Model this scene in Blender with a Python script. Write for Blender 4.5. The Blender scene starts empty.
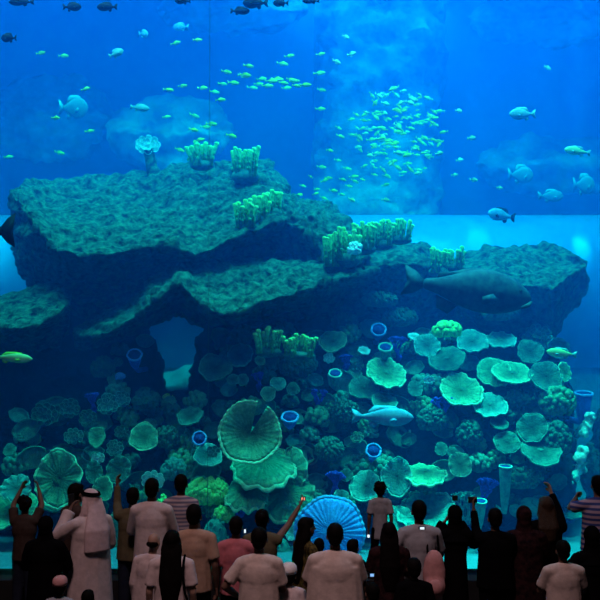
import bpy, math, random
from mathutils import Vector, Matrix, noise
R = math.radians
C = bpy.context.scene.collection
SC = bpy.context.scene

# ------------------------------------------------------------------ camera
CAM = Vector((0.0, 0.0, 3.55)); FPX = 900.0; TILT = math.atan(40 / 900)
cd = bpy.data.cameras.new('camera'); cam = bpy.data.objects.new('camera', cd); C.objects.link(cam)
cd.sensor_width = 36; cd.lens = 36 * FPX / 600; cd.clip_end = 200
cam.location = CAM; cam.rotation_euler = (math.pi / 2 + TILT, 0, 0)
SC.camera = cam

# ------------------------------------------------------------------ world, exposure
w = bpy.data.worlds.new('hall_dark'); SC.world = w; w.use_nodes = True
w.node_tree.nodes['Background'].inputs[0].default_value = (0.10, 0.08, 0.12, 1)
w.node_tree.nodes['Background'].inputs[1].default_value = 0.02
SC.view_settings.view_transform = 'Standard'; SC.view_settings.look = 'None'
SC.view_settings.gamma = 1; SC.view_settings.use_curve_mapping = False
SC.view_settings.exposure = 0.0
SC.cycles.max_bounces = 6; SC.cycles.transparent_max_bounces = 12
SC.cycles.volume_bounces = 0; SC.cycles.use_denoising = True

# ------------------------------------------------------------------ large lights
def area(name, loc, aim, sx, sy, power, col, spread=180):
    l = bpy.data.lights.new(name, 'AREA'); l.shape = 'RECTANGLE'; l.size = sx; l.size_y = sy
    l.energy = power; l.color = col; l.spread = R(spread)
    o = bpy.data.objects.new(name, l); C.objects.link(o); o.location = loc
    o.rotation_euler = (Vector(aim) - Vector(loc)).to_track_quat('-Z', 'Y').to_euler(); return o
WZ = 13.0                                                          # water level
area('tank_lamp_front', (0, 13.4, 13.6), (0, 14.9, 3), 18, 1.6, 1900, (0.60, 0.84, 1.0), 120)
area('tank_lamp_reef', (0, 16.5, 13.6), (0, 16.5, 3), 20, 3.0, 1050, (0.5, 0.8, 1.0), 140)
area('tank_lamp_back', (2, 21.5, 13.6), (1, 21.5, 3), 22, 5.0, 1700, (0.35, 0.72, 1.0), 150)
area('tank_fill_gap', (0, 19.7, 13.6), (0, 20.8, 3.5), 24, 0.7, 2100, (0.35, 0.78, 1.0), 90)  # added fill brightening the tunnel front and the view through the hole
area('sand_fill', (2.9, 12.95, 13.6), (2.9, 12.9, 0.4), 3.6, 0.35, 210, (0.5, 0.95, 1.0), 24)  # added lamp that brightens the sand near the glass at right
def spot(name, loc, aim, power, ang, col):
    l = bpy.data.lights.new(name, 'SPOT'); l.energy = power; l.color = col; l.spot_size = R(ang); l.spot_blend = 0.8; l.shadow_soft_size = 0.1
    o = bpy.data.objects.new(name, l); C.objects.link(o); o.location = loc; o.rotation_euler = (Vector(aim) - Vector(loc)).to_track_quat('-Z', 'Y').to_euler()
spot('tunnel_glint_spot', (6.75, 21.6, 13.6), (6.75, 21.5, 5.4), 34000, 3.6, (0.6, 0.95, 1.0))  # added spots, standing in for the bright highlights on the tunnel
spot('tunnel_glint_spot', (4.3, 21.75, 13.6), (4.3, 21.65, 5.8), 9000, 5, (0.5, 0.9, 1.0))
spot('tunnel_glint_spot', (-7.3, 21.5, 13.6), (-7.3, 21.4, 5.4), 12000, 6, (0.5, 0.9, 1.0))
spot('gap_fill_spot', (4.5, 14.1, 13.6), (4.68, 15.1, 1.4), 9000, 5, (0.5, 0.95, 1.0))  # added spot that brightens the whitish patch at the reef's right end
area('hall_lamp', (-1.5, 2.5, 15.0), (0, 9.5, 1.0), 2.5, 2.5, 125, (1.0, 0.66, 0.66), 70)

# ------------------------------------------------------------------ helpers
def P(px, py, Y):
    dx, dz = px - 300.0, 300.0 - py
    c, s = math.cos(TILT), math.sin(TILT)
    y = FPX * c - dz * s; z = FPX * s + dz * c
    k = Y / y
    return Vector((dx * k, Y, CAM.z + z * k))
def M2(Y): return FPX / Y                                          # pixels per metre at distance Y

MATS = {}
def mat(name, col, col2=None, rough=0.7, scale=6.0, bump=0.0, bscale=20.0, spec=0.3, emit=None, estr=0, wave=None, metal=0):
    if name in MATS: return MATS[name]
    m = bpy.data.materials.new(name); m.use_nodes = True; nt = m.node_tree; N = nt.nodes; L = nt.links
    b = N['Principled BSDF']; b.inputs['Roughness'].default_value = rough; b.inputs['Specular IOR Level'].default_value = spec
    b.inputs['Metallic'].default_value = metal
    tc = N.new('ShaderNodeTexCoord')
    c1 = (*col, 1); c2 = (*(col2 or [c * 0.7 for c in col]), 1)
    if wave:
        t = N.new('ShaderNodeTexWave'); t.bands_direction = wave; t.inputs['Scale'].default_value = scale
        t.inputs['Distortion'].default_value = 0.3; src = t.outputs['Fac']
    else:
        t = N.new('ShaderNodeTexNoise'); t.inputs['Scale'].default_value = scale; t.inputs['Detail'].default_value = 5; t.inputs['Roughness'].default_value = 0.65
        src = t.outputs['Fac']
    L.new(tc.outputs['Object'], t.inputs['Vector'])
    r = N.new('ShaderNodeValToRGB'); r.color_ramp.elements[0].position = 0.36; r.color_ramp.elements[1].position = 0.64
    r.color_ramp.elements[0].color = c2; r.color_ramp.elements[1].color = c1
    L.new(src, r.inputs[0]); L.new(r.outputs[0], b.inputs['Base Color'])
    if bump:
        n2 = N.new('ShaderNodeTexNoise'); n2.inputs['Scale'].default_value = bscale; n2.inputs['Detail'].default_value = 8; n2.inputs['Roughness'].default_value = 0.62
        L.new(tc.outputs['Object'], n2.inputs['Vector'])
        bp = N.new('ShaderNodeBump'); bp.inputs['Strength'].default_value = bump; bp.inputs['Distance'].default_value = 0.05 if bscale > 8 else 0.16
        L.new(n2.outputs['Fac'], bp.inputs['Height']); L.new(bp.outputs['Normal'], b.inputs['Normal'])
    if emit:
        b.inputs['Emission Color'].default_value = (*emit, 1); b.inputs['Emission Strength'].default_value = estr
    MATS[name] = m; return m

def tag(o, label=None, cat=None, group=None, kind=None):
    if label: o['label'] = label
    if cat: o['category'] = cat
    if group: o['group'] = group
    if kind: o['kind'] = kind
    return o
def empty(name, loc, rz=0.0):
    o = bpy.data.objects.new(name, None); C.objects.link(o); o.location = loc; o.rotation_euler = (0, 0, rz); o.empty_display_size = 0.1; return o
def link(name, me, parent=None, loc=None):
    o = bpy.data.objects.new(name, me); C.objects.link(o)
    if parent: o.parent = parent
    if loc is not None: o.location = loc
    return o

class MB:
    def __init__(s): s.v = []; s.f = []; s.mi = []
    def add(s, vs, fs, mi=0):
        n = len(s.v); s.v += [tuple(v) for v in vs]; s.f += [tuple(i + n for i in f) for f in fs]; s.mi += [mi] * len(fs)
    def ell(s, c, r, rot=None, nu=14, nv=9, mi=0):
        vs = []; c = Vector(c)
        for j in range(1, nv):
            a = math.pi * j / nv
            for i in range(nu):
                b = 2 * math.pi * i / nu
                p = Vector((r[0] * math.sin(a) * math.cos(b), r[1] * math.sin(a) * math.sin(b), r[2] * math.cos(a)))
                vs.append(c + (rot @ p if rot else p))
        t = Vector((0, 0, r[2])); vs.append(c + (rot @ t if rot else t)); vs.append(c - (rot @ t if rot else t))
        fs = []
        for j in range(nv - 2):
            for i in range(nu):
                k = (i + 1) % nu
                fs.append((j * nu + i, (j + 1) * nu + i, (j + 1) * nu + k, j * nu + k))
        T = len(vs) - 2
        for i in range(nu):
            k = (i + 1) % nu
            fs.append((T, i, k)); fs.append((T + 1, (nv - 2) * nu + k, (nv - 2) * nu + i))
        s.add(vs, fs, mi)
    def tube(s, pts, rad, n=10, cap=True, mi=0, sq=1.0, up=Vector((0, 0, 1)), round_=False):
        pts = [Vector(p) for p in pts]
        rad = list(rad) if hasattr(rad, '__len__') else [rad] * len(pts)
        if round_:
            a = (pts[0] - pts[1]).normalized(); b = (pts[-1] - pts[-2]).normalized()
            pts = [pts[0] + a * rad[0] * .95, pts[0] + a * rad[0] * .6] + pts + [pts[-1] + b * rad[-1] * .6, pts[-1] + b * rad[-1] * .95]
            rad = [rad[0] * .3, rad[0] * .8] + rad + [rad[-1] * .8, rad[-1] * .3]
        vs = []; m = len(pts); px = None
        for i, p in enumerate(pts):
            t = (pts[min(i + 1, m - 1)] - pts[max(i - 1, 0)]).normalized()
            if px is None:
                u = up if abs(t.dot(up)) < 0.95 else Vector((0, 1, 0))
                px = t.cross(u).normalized()
            else:
                px = (px - t * px.dot(t)).normalized()
            py = t.cross(px)
            for k in range(n):
                a = 2 * math.pi * k / n
                vs.append(p + px * (math.cos(a) * rad[i]) + py * (math.sin(a) * rad[i] * sq))
        fs = []
        for i in range(m - 1):
            for k in range(n):
                q = (k + 1) % n
                fs.append((i * n + k, i * n + q, (i + 1) * n + q, (i + 1) * n + k))
        if cap:
            fs.append(tuple(range(n))[::-1]); fs.append(tuple(range((m - 1) * n, m * n)))
        s.add(vs, fs, mi)
    def box(s, a, b, mi=0):
        x0, y0, z0 = a; x1, y1, z1 = b
        vs = [(x0, y0, z0), (x1, y0, z0), (x1, y1, z0), (x0, y1, z0), (x0, y0, z1), (x1, y0, z1), (x1, y1, z1), (x0, y1, z1)]
        s.add(vs, [(0, 3, 2, 1), (4, 5, 6, 7), (0, 1, 5, 4), (1, 2, 6, 5), (2, 3, 7, 6), (3, 0, 4, 7)], mi)
    def rings(s, rings, cap=True, mi=0):
        n = len(rings[0]); vs = [p for r in rings for p in r]; fs = []
        for i in range(len(rings) - 1):
            for k in range(n):
                q = (k + 1) % n
                fs.append((i * n + k, i * n + q, (i + 1) * n + q, (i + 1) * n + k))
        if cap:
            fs.append(tuple(range(n))[::-1]); fs.append(tuple(range((len(rings) - 1) * n, len(rings) * n)))
        s.add(vs, fs, mi)
    def mesh(s, name, mats, smooth=True):
        me = bpy.data.meshes.new(name); me.from_pydata(s.v, [], s.f)
        for m in (mats if isinstance(mats, (list, tuple)) else [mats]): me.materials.append(m)
        me.polygons.foreach_set('material_index', s.mi)
        me.polygons.foreach_set('use_smooth', [smooth] * len(s.f)); me.update(); return me
    def build(s, name, mats, parent=None, loc=None, smooth=True):
        return link(name, s.mesh(name, mats, smooth), parent, loc)
def struct(o): o['kind'] = 'structure'; return o

def fuse(mb, name, m, voxel, smooth=4, parent=None, loc=None):
    """closed overlapping shapes -> one continuous skin"""
    me = mb.mesh('tmp', m); o = bpy.data.objects.new('tmp', me); C.objects.link(o)
    r = o.modifiers.new('r', 'REMESH'); r.mode = 'VOXEL'; r.voxel_size = voxel; r.use_smooth_shade = True
    if smooth:
        s = o.modifiers.new('s', 'SMOOTH'); s.factor = 0.5; s.iterations = smooth
    dg = bpy.context.evaluated_depsgraph_get()
    nm = bpy.data.meshes.new_from_object(o.evaluated_get(dg)); nm.name = name
    nm.materials.clear(); nm.materials.append(m)
    bpy.data.objects.remove(o); bpy.data.meshes.remove(me)
    nm.polygons.foreach_set('use_smooth', [True] * len(nm.polygons))
    return link(name, nm, parent, loc)

def fnoise(p, oct=4):
    a = 1.0; s = 0.0; q = p.copy()
    for _ in range(oct):
        s += a * noise.noise(q); a *= 0.52; q = q * 2.07 + Vector((3.1, 7.7, 1.3))
    return s
def recenter(vs):
    c = Vector((sum(v[0] for v in vs) / len(vs), sum(v[1] for v in vs) / len(vs), min(v[2] for v in vs)))
    return c, [Vector(v) - c for v in vs]

# ------------------------------------------------------------------ materials
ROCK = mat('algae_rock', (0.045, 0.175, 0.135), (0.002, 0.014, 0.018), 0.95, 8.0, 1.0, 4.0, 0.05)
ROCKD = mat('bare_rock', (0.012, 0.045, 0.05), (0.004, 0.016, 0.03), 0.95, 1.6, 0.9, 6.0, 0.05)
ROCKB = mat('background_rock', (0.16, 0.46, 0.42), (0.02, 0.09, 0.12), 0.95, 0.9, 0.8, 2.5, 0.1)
WALLM = mat('tank_wall_paint', (0.05, 0.22, 0.42), (0.04, 0.17, 0.36), 0.9, 0.25, 0.2, 1.0, 0.1)
SAND = mat('coral_sand', (0.14, 0.21, 0.30), (0.10, 0.16, 0.23), 0.95, 2.5, 0.5, 12.0, 0.1)
HALL = mat('hall_floor_dark_stone', (0.02, 0.02, 0.022), (0.014, 0.014, 0.016), 0.45, 3.0, 0.05, 10, 0.3)
LEDGE = mat('dark_ledge', (0.018, 0.018, 0.02), (0.012, 0.012, 0.014), 0.5, 3.0, 0.05, 10, 0.3)
TUN = mat('tunnel_acrylic', (0.06, 0.25, 0.58), (0.035, 0.17, 0.45), 0.3, 0.6, 0.15, 1.5, 0.6)
STEEL = mat('tunnel_steel', (0.30, 0.42, 0.48), (0.22, 0.33, 0.4), 0.4, 2.0, 0, 1, 0.5)

# ------------------------------------------------------------------ water
def water():
    m = bpy.data.materials.new('sea_water'); m.use_nodes = True; nt = m.node_tree; N = nt.nodes; L = nt.links
    N.remove(N['Principled BSDF']); out = N['Material Output']
    s = N.new('ShaderNodeVolumeScatter'); s.inputs['Color'].default_value = (0.0, 0.175, 1.0, 1); s.inputs['Density'].default_value = 0.072; s.inputs['Anisotropy'].default_value = 0.0
    a = N.new('ShaderNodeVolumeAbsorption'); a.inputs['Color'].default_value = (0.0, 0.905, 0.975, 1); a.inputs['Density'].default_value = 0.32
    ad = N.new('ShaderNodeAddShader'); L.new(s.outputs[0], ad.inputs[0]); L.new(a.outputs[0], ad.inputs[1]); L.new(ad.outputs[0], out.inputs['Volume'])
    b = MB(); b.box((-13, 12.35, 0.25), (13, 26.5, WZ))
    o = b.build('water', m, smooth=False); tag(o, 'clear blue sea water filling the tank', 'water', kind='stuff')
water()

def glass():
    m = bpy.data.materials.new('tank_acrylic'); m.use_nodes = True; nt = m.node_tree; N = nt.nodes; L = nt.links
    N.remove(N['Principled BSDF']); out = N['Material Output']
    t = N.new('ShaderNodeBsdfTransparent'); t.inputs[0].default_value = (0.97, 0.985, 0.99, 1)
    g = N.new('ShaderNodeBsdfGlossy'); g.inputs['Roughness'].default_value = 0.02
    f = N.new('ShaderNodeFresnel'); f.inputs['IOR'].default_value = 1.25
    mx = N.new('ShaderNodeMixShader'); L.new(f.outputs[0], mx.inputs[0]); L.new(t.outputs[0], mx.inputs[1]); L.new(g.outputs[0], mx.inputs[2])
    L.new(mx.outputs[0], out.inputs['Surface'])
    b = MB(); b.box((-10, 12.0, 0.46), (10, 12.3, 8.85)); struct(b.build('window_1', m, smooth=False))
    s = P(208.5, 300, 12.31).x
    m2 = mat('joint', (0.0, 0.12, 0.3), None, 0.6)
    b = MB(); b.box((s - 0.0025, 12.305, 0.5), (s + 0.0025, 12.32, 8.8)); struct(b.build('trim_1', m2, smooth=False))
glass()

# ------------------------------------------------------------------ structure
b = MB(); b.box((-14, -4, -0.2), (14, 12.0, 0)); struct(b.build('floor', HALL, smooth=False))
b = MB(); b.box((-14, 11.72, 0), (14, 12.33, 0.46)); struct(b.build('trim_2', LEDGE, smooth=False))
b = MB(); b.box((-14, 12.0, 8.85), (14, 12.33, 14)); b.box((-14, 12.0, 0), (-10, 12.33, 14)); b.box((10, 12.0, 0), (14, 12.33, 14)); struct(b.build('wall_front', LEDGE, smooth=False))
b = MB(); b.box((-14, 26.5, 0), (14, 27.0, 14)); struct(b.build('wall_back', WALLM, smooth=False))
b = MB(); b.box((-14, 12.3, 0), (-13, 27, 14)); struct(b.build('wall_left', WALLM, smooth=False))
b = MB(); b.box((13, 12.3, 0), (14, 27, 14)); struct(b.build('wall_right', WALLM, smooth=False))
def sand():
    nx, ny = 110, 60; vs = []; fs = []
    for j in range(ny):
        for i in range(nx):
            x = -13 + 26 * i / (nx - 1); y = 12.33 + 14.2 * j / (ny - 1)
            vs.append((x, y, 0.36 + 0.07 * fnoise(Vector((x * .7, y * .7, 0))) + 0.02 * math.sin(y * 9 + 2 * noise.noise(Vector((x, y, 3))))))
    for j in range(ny - 1):
        for i in range(nx - 1):
            k = j * nx + i; fs.append((k, k + 1, k + nx + 1, k + nx))
    b = MB(); b.add(vs, fs); o = b.build('sand_bed', SAND); tag(o, 'pale sand covering the bottom of the tank', 'sand', kind='structure')
sand()

def tunnel():
    Yc, zc, r, x0, x1 = 23.3, 4.68, 2.1, -12.9, 12.9
    root = empty('viewing_tunnel', (0, Yc, 0.4)); tag(root, 'pale blue arched acrylic walk-through tunnel crossing behind the reef', 'tunnel')
    b = MB(); rg = []
    n = 40
    for x in (x0, x1):
        ring = []
        for k in range(n + 1):
            a = math.pi * k / n
            ring.append(Vector((x, -math.cos(a) * r, zc - 0.4 + math.sin(a) * r)))
        ring = [Vector((x, -r, 2.5))] + ring + [Vector((x, r, 2.5))]
        rg.append(ring)
    b.rings(rg); b.build('tunnel_arch', TUN, root)
    b = MB(); b.box((x0, -2.0, 0), (x1, 2.0, 2.60)); b.build('plinth', mat('plinth', (0.08, 0.26, 0.40), (0.05, 0.18, 0.32), 0.9, 2.0, 0.6, 5), root, smooth=False)
    for i in range(2):
        x = -10.6 + i * 21.2
        b = MB(); pts = [Vector((x, -math.cos(R(-48) + R(276) * k / n) * (r + .03), zc - .4 + math.sin(R(-48) + R(276) * k / n) * (r + .03))) for k in range(n + 1)]
        b.tube(pts, 0.07, 8); b.build('band', STEEL, root)
tunnel()

# ------------------------------------------------------------------ rocks
def loft_rock(name, cols, m, label, cat='rock', amp=0.16, step=0.06, freq=1.3, seed=0, kind=None, edge=0.5):
    """cols: [(px, [(py, Y), ...]), ...]  profile runs back-top -> front lip -> under -> back-bottom"""
    C3 = [[P(px, py, Y) for py, Y in prof] for px, prof in cols]
    n = len(C3[0])
    def sub(a, b): return max(1, int(math.ceil(a / b)))
    us = []
    for i in range(len(C3) - 1):
        d = max((C3[i + 1][k] - C3[i][k]).length for k in range(n)); s = sub(d, step)
        us += [(i, t / s) for t in range(s)]
    us.append((len(C3) - 2, 1.0))
    segs = []
    for k in range(n):
        d = max((c[(k + 1) % n] - c[k]).length for c in C3); segs.append(sub(d, step))
    rings = []
    for i, t in us:
        e = t * t * (3 - 2 * t) * .35 + t * .65
        col = [C3[i][k].lerp(C3[i + 1][k], e) for k in range(n)]
        ring = []
        for k in range(n):
            for q in range(segs[k]): ring.append(col[k].lerp(col[(k + 1) % n], q / segs[k]))
        rings.append(ring)
    nr = len(rings[0]); vs = [p for r_ in rings for p in r_]; fs = []
    for i in range(len(rings) - 1):
        for k in range(nr):
            q = (k + 1) % nr; fs.append((i * nr + k, i * nr + q, (i + 1) * nr + q, (i + 1) * nr + k))
    c0 = sum(rings[0], Vector()) / nr; c1 = sum(rings[-1], Vector()) / nr
    vs += [c0, c1]; A = len(vs) - 2
    for k in range(nr):
        q = (k + 1) % nr; fs.append((A, q, k)); fs.append((A + 1, (len(rings) - 1) * nr + k, (len(rings) - 1) * nr + q))
    me = bpy.data.meshes.new('t'); me.from_pydata(vs, [], fs); me.update()
    off = Vector((seed * 5.3, seed * 2.1, seed * 9.7)); out = []
    for v in me.vertices:
        p = v.co; q = p * freq + off
        st = Vector((q.x * .5, q.y * .6, q.z * 1.7))
        d = fnoise(q, 4) * .6 + (abs(noise.noise(st * 1.6)) * -1.1 + .25) * .8
        d += 0.35 * (0.4 - noise.voronoi(q * 1.5)[0][0]) + 0.42 * fnoise(q * 4.3, 3) - 0.8 * max(0, noise.noise(q * 2.3 + Vector((9, 9, 9))) - .38)
        out.append(p + v.normal * (d * amp) + Vector((0, 0, noise.noise(q * 4.2) * amp * .28)))
    bpy.data.meshes.remove(me)
    c, loc = recenter(out)
    b = MB(); b.add(loc, fs); o = b.build(name, m, loc=c)
    bm_fix(o.data)
    return tag(o, label, cat, kind=kind)
import bmesh
def bm_fix(me):
    bm = bmesh.new(); bm.from_mesh(me); bmesh.ops.recalc_face_normals(bm, faces=bm.faces); bm.to_mesh(me); bm.free()

# big upper slab: lit sloping face, overhanging lip, dark underside
loft_rock('rock_slab', [
    (12, [(196, 17.6), (191, 17.2), (194, 16.6), (212, 16.6), (232, 17.0), (225, 17.8)]),
    (22, [(200, 18.4), (185, 17.8), (203, 15.9), (255, 16.1), (272, 16.8), (260, 18.0)]),
    (36, [(200, 19.0), (180, 18.2), (226, 15.2), (262, 15.6), (292, 16.4), (285, 18.5)]),
    (58, [(200, 19.2), (179, 18.3), (251, 14.8), (280, 15.6), (312, 16.8), (300, 19.0)]),
    (84, [(198, 19.4), (176, 18.4), (256, 14.8), (282, 15.8), (318, 17.0), (300, 19.0)]),
    (117, [(195, 19.4), (175, 18.4), (253, 14.8), (280, 15.9), (322, 17.2), (300, 19.0)]),
    (147, [(190, 19.6), (172, 18.4), (248, 14.9), (275, 16.2), (318, 17.4), (300, 19.0)]),
    (173, [(185, 19.6), (166, 18.4), (246, 15.0), (272, 16.2), (300, 17.4), (290, 19.0)]),
    (195, [(180, 19.8), (161, 18.2), (256, 15.0), (270, 16.4), (288, 17.6), (280, 19.0)]),
    (235, [(180, 19.8), (160, 18.0), (238, 15.2), (252, 16.6), (285, 17.8), (275, 19.0)]),
    (268, [(180, 19.8), (160, 18.0), (224, 15.5), (238, 16.6), (285, 17.8), (275, 19.0)]),
    (288, [(200, 19.6), (182, 17.8), (219, 15.8), (232, 16.6), (285, 17.8), (275, 19.0)]),
], ROCK, 'huge tilted green-brown slab at the top left of the reef', amp=0.17, seed=1)
loft_rock('rock_shoulder', [
    (278, [(200, 18.4), (190, 17.6), (208, 16.4), (222, 16.2), (240, 16.8), (235, 18.4)]),
    (305, [(210, 18.4), (198, 17.4), (215, 16.0), (230, 15.8), (272, 16.4), (270, 18.4)]),
    (330, [(215, 18.4), (205, 17.2), (225, 15.8), (262, 15.3), (285, 16.2), (280, 18.4)]),
    (348, [(230, 18.2), (219, 17.0), (238, 15.8), (266, 15.3), (288, 16.2), (280, 18.2)]),
    (366, [(250, 18.0), (242, 16.8), (252, 16.0), (268, 15.5), (285, 16.2), (280, 18.0)]),
], ROCK, 'knobbly rock shoulder dropping off the right end of the big slab', amp=0.2, freq=1.8, seed=2)
loft_rock('rock_ledge', [
    (78, [(332, 16.5), (328, 15.6), (338, 15.2), (345, 15.8), (345, 17), (338, 17)]),
    (105, [(318, 16.8), (312, 15.5), (334, 14.5), (342, 15.6), (345, 17.4), (335, 18)]),
    (135, [(300, 17.0), (293, 15.5), (318, 14.4), (326, 15.6), (335, 17.4), (325, 18)]),
    (160, [(282, 17.0), (272, 15.5), (296, 14.3), (305, 15.8), (322, 17.4), (315, 18)]),
    (180, [(268, 17.2), (260, 15.5), (284, 14.3), (296, 15.9), (318, 17.4), (310, 18)]),
    (196, [(266, 17.4), (259, 15.6), (300, 14.3), (310, 15.9), (322, 17.4), (315, 18)]),
    (214, [(268, 17.6), (263, 15.6), (313, 14.15), (321, 15.9), (330, 17.4), (320, 18)]),
    (238, [(268, 17.8), (262, 15.6), (315, 14.1), (324, 15.9), (332, 17.4), (322, 18)]),
    (262, [(268, 17.8), (261, 15.6), (302, 14.2), (314, 15.9), (335, 17.4), (325, 18)]),
    (300, [(266, 17.8), (258, 15.6), (293, 14.4), (306, 15.9), (335, 17.4), (325, 18)]),
    (345, [(270, 17.8), (262, 15.7), (278, 14.8), (292, 15.9), (335, 17.4), (325, 18)]),
    (378, [(272, 17.6), (262, 16.4), (270, 15.4), (284, 16.0), (330, 17.2), (320, 18)]),
], ROCK, 'long low rock ledge running under the dark cleft in mid reef', amp=0.15, seed=3, freq=1.5)
loft_rock('rock_block', [
    (352, [(262, 17.8), (254, 17.2), (266, 16), (282, 16.2), (300, 16.8), (290, 18)]),
    (366, [(258, 17.8), (246, 17.2), (270, 15.5), (290, 16.0), (315, 16.8), (300, 18)]),
    (395, [(252, 17.8), (240, 17.2), (264, 15.5), (290, 16.0), (325, 16.8), (300, 18)]),
    (422, [(252, 17.8), (240, 17.2), (264, 15.5), (290, 16.0), (325, 16.8), (300, 18)]),
    (436, [(262, 17.8), (250, 17.2), (266, 16), (282, 16.2), (320, 16.8), (300, 18)]),
], ROCK, 'flat-topped rock block between the green coral clumps and the big grouper', amp=0.14, seed=4)
loft_rock('rock_outcrop', [
    (425, [(268, 18.2), (264, 17.4), (272, 16.2), (290, 16.4), (320, 17), (310, 18.4)]),
    (460, [(262, 18.4), (256, 17.4), (276, 15.7), (296, 16.0), (330, 16.8), (320, 18.4)]),
    (485, [(258, 18.4), (248, 17.4), (278, 15.5), (302, 16.0), (345, 16.8), (330, 18.4)]),
    (520, [(255, 18.4), (243, 17.4), (284, 15.4), (312, 16.0), (350, 16.8), (340, 18.4)]),
    (552, [(255, 18.4), (242, 17.4), (290, 15.4), (318, 15.9), (345, 16.8), (330, 18.4)]),
    (566, [(262, 18.2), (250, 17.2), (278, 15.6), (300, 16.0), (320, 16.8), (310, 18.2)]),
    (586, [(266, 17.4), (261, 17.0), (266, 16.3), (274, 16.3), (280, 16.8), (276, 17.4)]),
], ROCK, 'pointed rock outcrop behind the big grouper at the reef right end', amp=0.13, seed=5)
loft_rock('rock_boulder', [
    (-40, [(315, 17), (306, 15.8), (330, 14.6), (342, 15.4), (352, 16.6), (335, 17)]),
    (0, [(306, 17), (298, 15.8), (330, 14.3), (340, 15.4), (352, 16.6), (335, 17)]),
    (38, [(292, 17), (285, 15.8), (326, 14.3), (336, 15.4), (352, 16.6), (335, 17)]),
    (58, [(286, 17), (280, 15.8), (312, 14.4), (325, 15.4), (345, 16.6), (325, 17)]),
    (70, [(298, 16.6), (290, 15.8), (304, 15.0), (314, 15.4), (330, 16), (318, 16.6)]),
], ROCK, 'smaller green boulder under the left end of the big slab', amp=0.12, seed=6)
# the dark body of the reef, left and right of the see-through hole
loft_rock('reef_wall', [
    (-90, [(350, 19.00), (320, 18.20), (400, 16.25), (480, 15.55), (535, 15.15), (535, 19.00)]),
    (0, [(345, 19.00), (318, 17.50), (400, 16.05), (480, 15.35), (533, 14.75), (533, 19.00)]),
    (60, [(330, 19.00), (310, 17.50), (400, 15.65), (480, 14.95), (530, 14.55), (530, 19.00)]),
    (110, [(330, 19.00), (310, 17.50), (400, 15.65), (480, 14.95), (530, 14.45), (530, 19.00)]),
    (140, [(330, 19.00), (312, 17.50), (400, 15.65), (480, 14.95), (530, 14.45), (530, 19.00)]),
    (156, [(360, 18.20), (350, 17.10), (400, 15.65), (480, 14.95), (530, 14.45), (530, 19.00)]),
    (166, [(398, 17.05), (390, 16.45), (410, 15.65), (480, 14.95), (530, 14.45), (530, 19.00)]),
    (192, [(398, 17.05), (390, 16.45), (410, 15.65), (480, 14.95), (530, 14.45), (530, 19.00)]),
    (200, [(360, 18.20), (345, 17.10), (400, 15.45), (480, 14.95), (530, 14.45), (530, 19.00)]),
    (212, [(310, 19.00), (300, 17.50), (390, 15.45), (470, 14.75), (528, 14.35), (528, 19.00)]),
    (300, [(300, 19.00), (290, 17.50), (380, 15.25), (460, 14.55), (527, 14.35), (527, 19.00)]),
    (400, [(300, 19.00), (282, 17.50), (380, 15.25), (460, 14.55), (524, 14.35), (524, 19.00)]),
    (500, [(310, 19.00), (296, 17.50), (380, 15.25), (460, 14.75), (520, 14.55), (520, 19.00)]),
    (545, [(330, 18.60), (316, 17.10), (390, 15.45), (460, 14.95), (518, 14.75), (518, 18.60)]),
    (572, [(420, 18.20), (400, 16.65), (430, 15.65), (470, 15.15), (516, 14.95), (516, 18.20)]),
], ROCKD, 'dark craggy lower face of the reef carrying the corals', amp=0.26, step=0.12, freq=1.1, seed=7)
loft_rock('rock_mound', [
    (588, [(455, 18), (440, 17.2), (470, 16.6), (500, 16.2), (522, 15.8), (520, 18)]),
    (610, [(410, 18), (396, 17.2), (440, 16.4), (480, 16.0), (522, 15.6), (520, 18)]),
    (660, [(400, 18), (380, 17.2), (430, 16.2), (480, 15.8), (522, 15.4), (520, 18)]),
    (700, [(430, 18), (410, 17.2), (450, 16.4), (480, 16.0), (522, 15.6), (520, 18)]),
], ROCK, 'green rock mound at the right edge below the pointed outcrop', amp=0.2, seed=8)
# rock relief on the far side of the tank
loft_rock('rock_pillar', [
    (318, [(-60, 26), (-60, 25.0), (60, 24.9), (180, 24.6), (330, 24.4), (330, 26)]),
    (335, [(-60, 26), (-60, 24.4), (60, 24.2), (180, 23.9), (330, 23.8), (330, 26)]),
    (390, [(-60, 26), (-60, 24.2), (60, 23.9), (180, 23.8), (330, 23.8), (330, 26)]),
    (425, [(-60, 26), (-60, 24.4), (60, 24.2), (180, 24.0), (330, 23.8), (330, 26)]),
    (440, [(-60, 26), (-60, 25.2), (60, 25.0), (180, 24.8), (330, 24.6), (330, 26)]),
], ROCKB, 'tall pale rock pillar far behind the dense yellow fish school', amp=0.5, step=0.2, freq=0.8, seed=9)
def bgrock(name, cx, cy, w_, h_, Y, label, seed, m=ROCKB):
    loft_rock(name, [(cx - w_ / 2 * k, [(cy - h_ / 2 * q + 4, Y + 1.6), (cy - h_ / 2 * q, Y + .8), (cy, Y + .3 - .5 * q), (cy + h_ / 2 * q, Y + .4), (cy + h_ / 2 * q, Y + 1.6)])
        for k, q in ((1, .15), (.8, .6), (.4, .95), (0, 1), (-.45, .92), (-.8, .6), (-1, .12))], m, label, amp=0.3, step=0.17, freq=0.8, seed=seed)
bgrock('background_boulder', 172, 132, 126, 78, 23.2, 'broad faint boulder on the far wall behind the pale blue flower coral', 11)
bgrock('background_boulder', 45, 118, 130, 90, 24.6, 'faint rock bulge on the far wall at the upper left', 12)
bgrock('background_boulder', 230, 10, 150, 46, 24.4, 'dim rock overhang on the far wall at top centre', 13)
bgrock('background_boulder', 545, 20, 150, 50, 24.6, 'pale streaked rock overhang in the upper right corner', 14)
bgrock('sand_bank', 178, 388, 90, 48, 20.0, 'pale sandy bank seen through the hole in the reef', 16, SAND)
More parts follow.
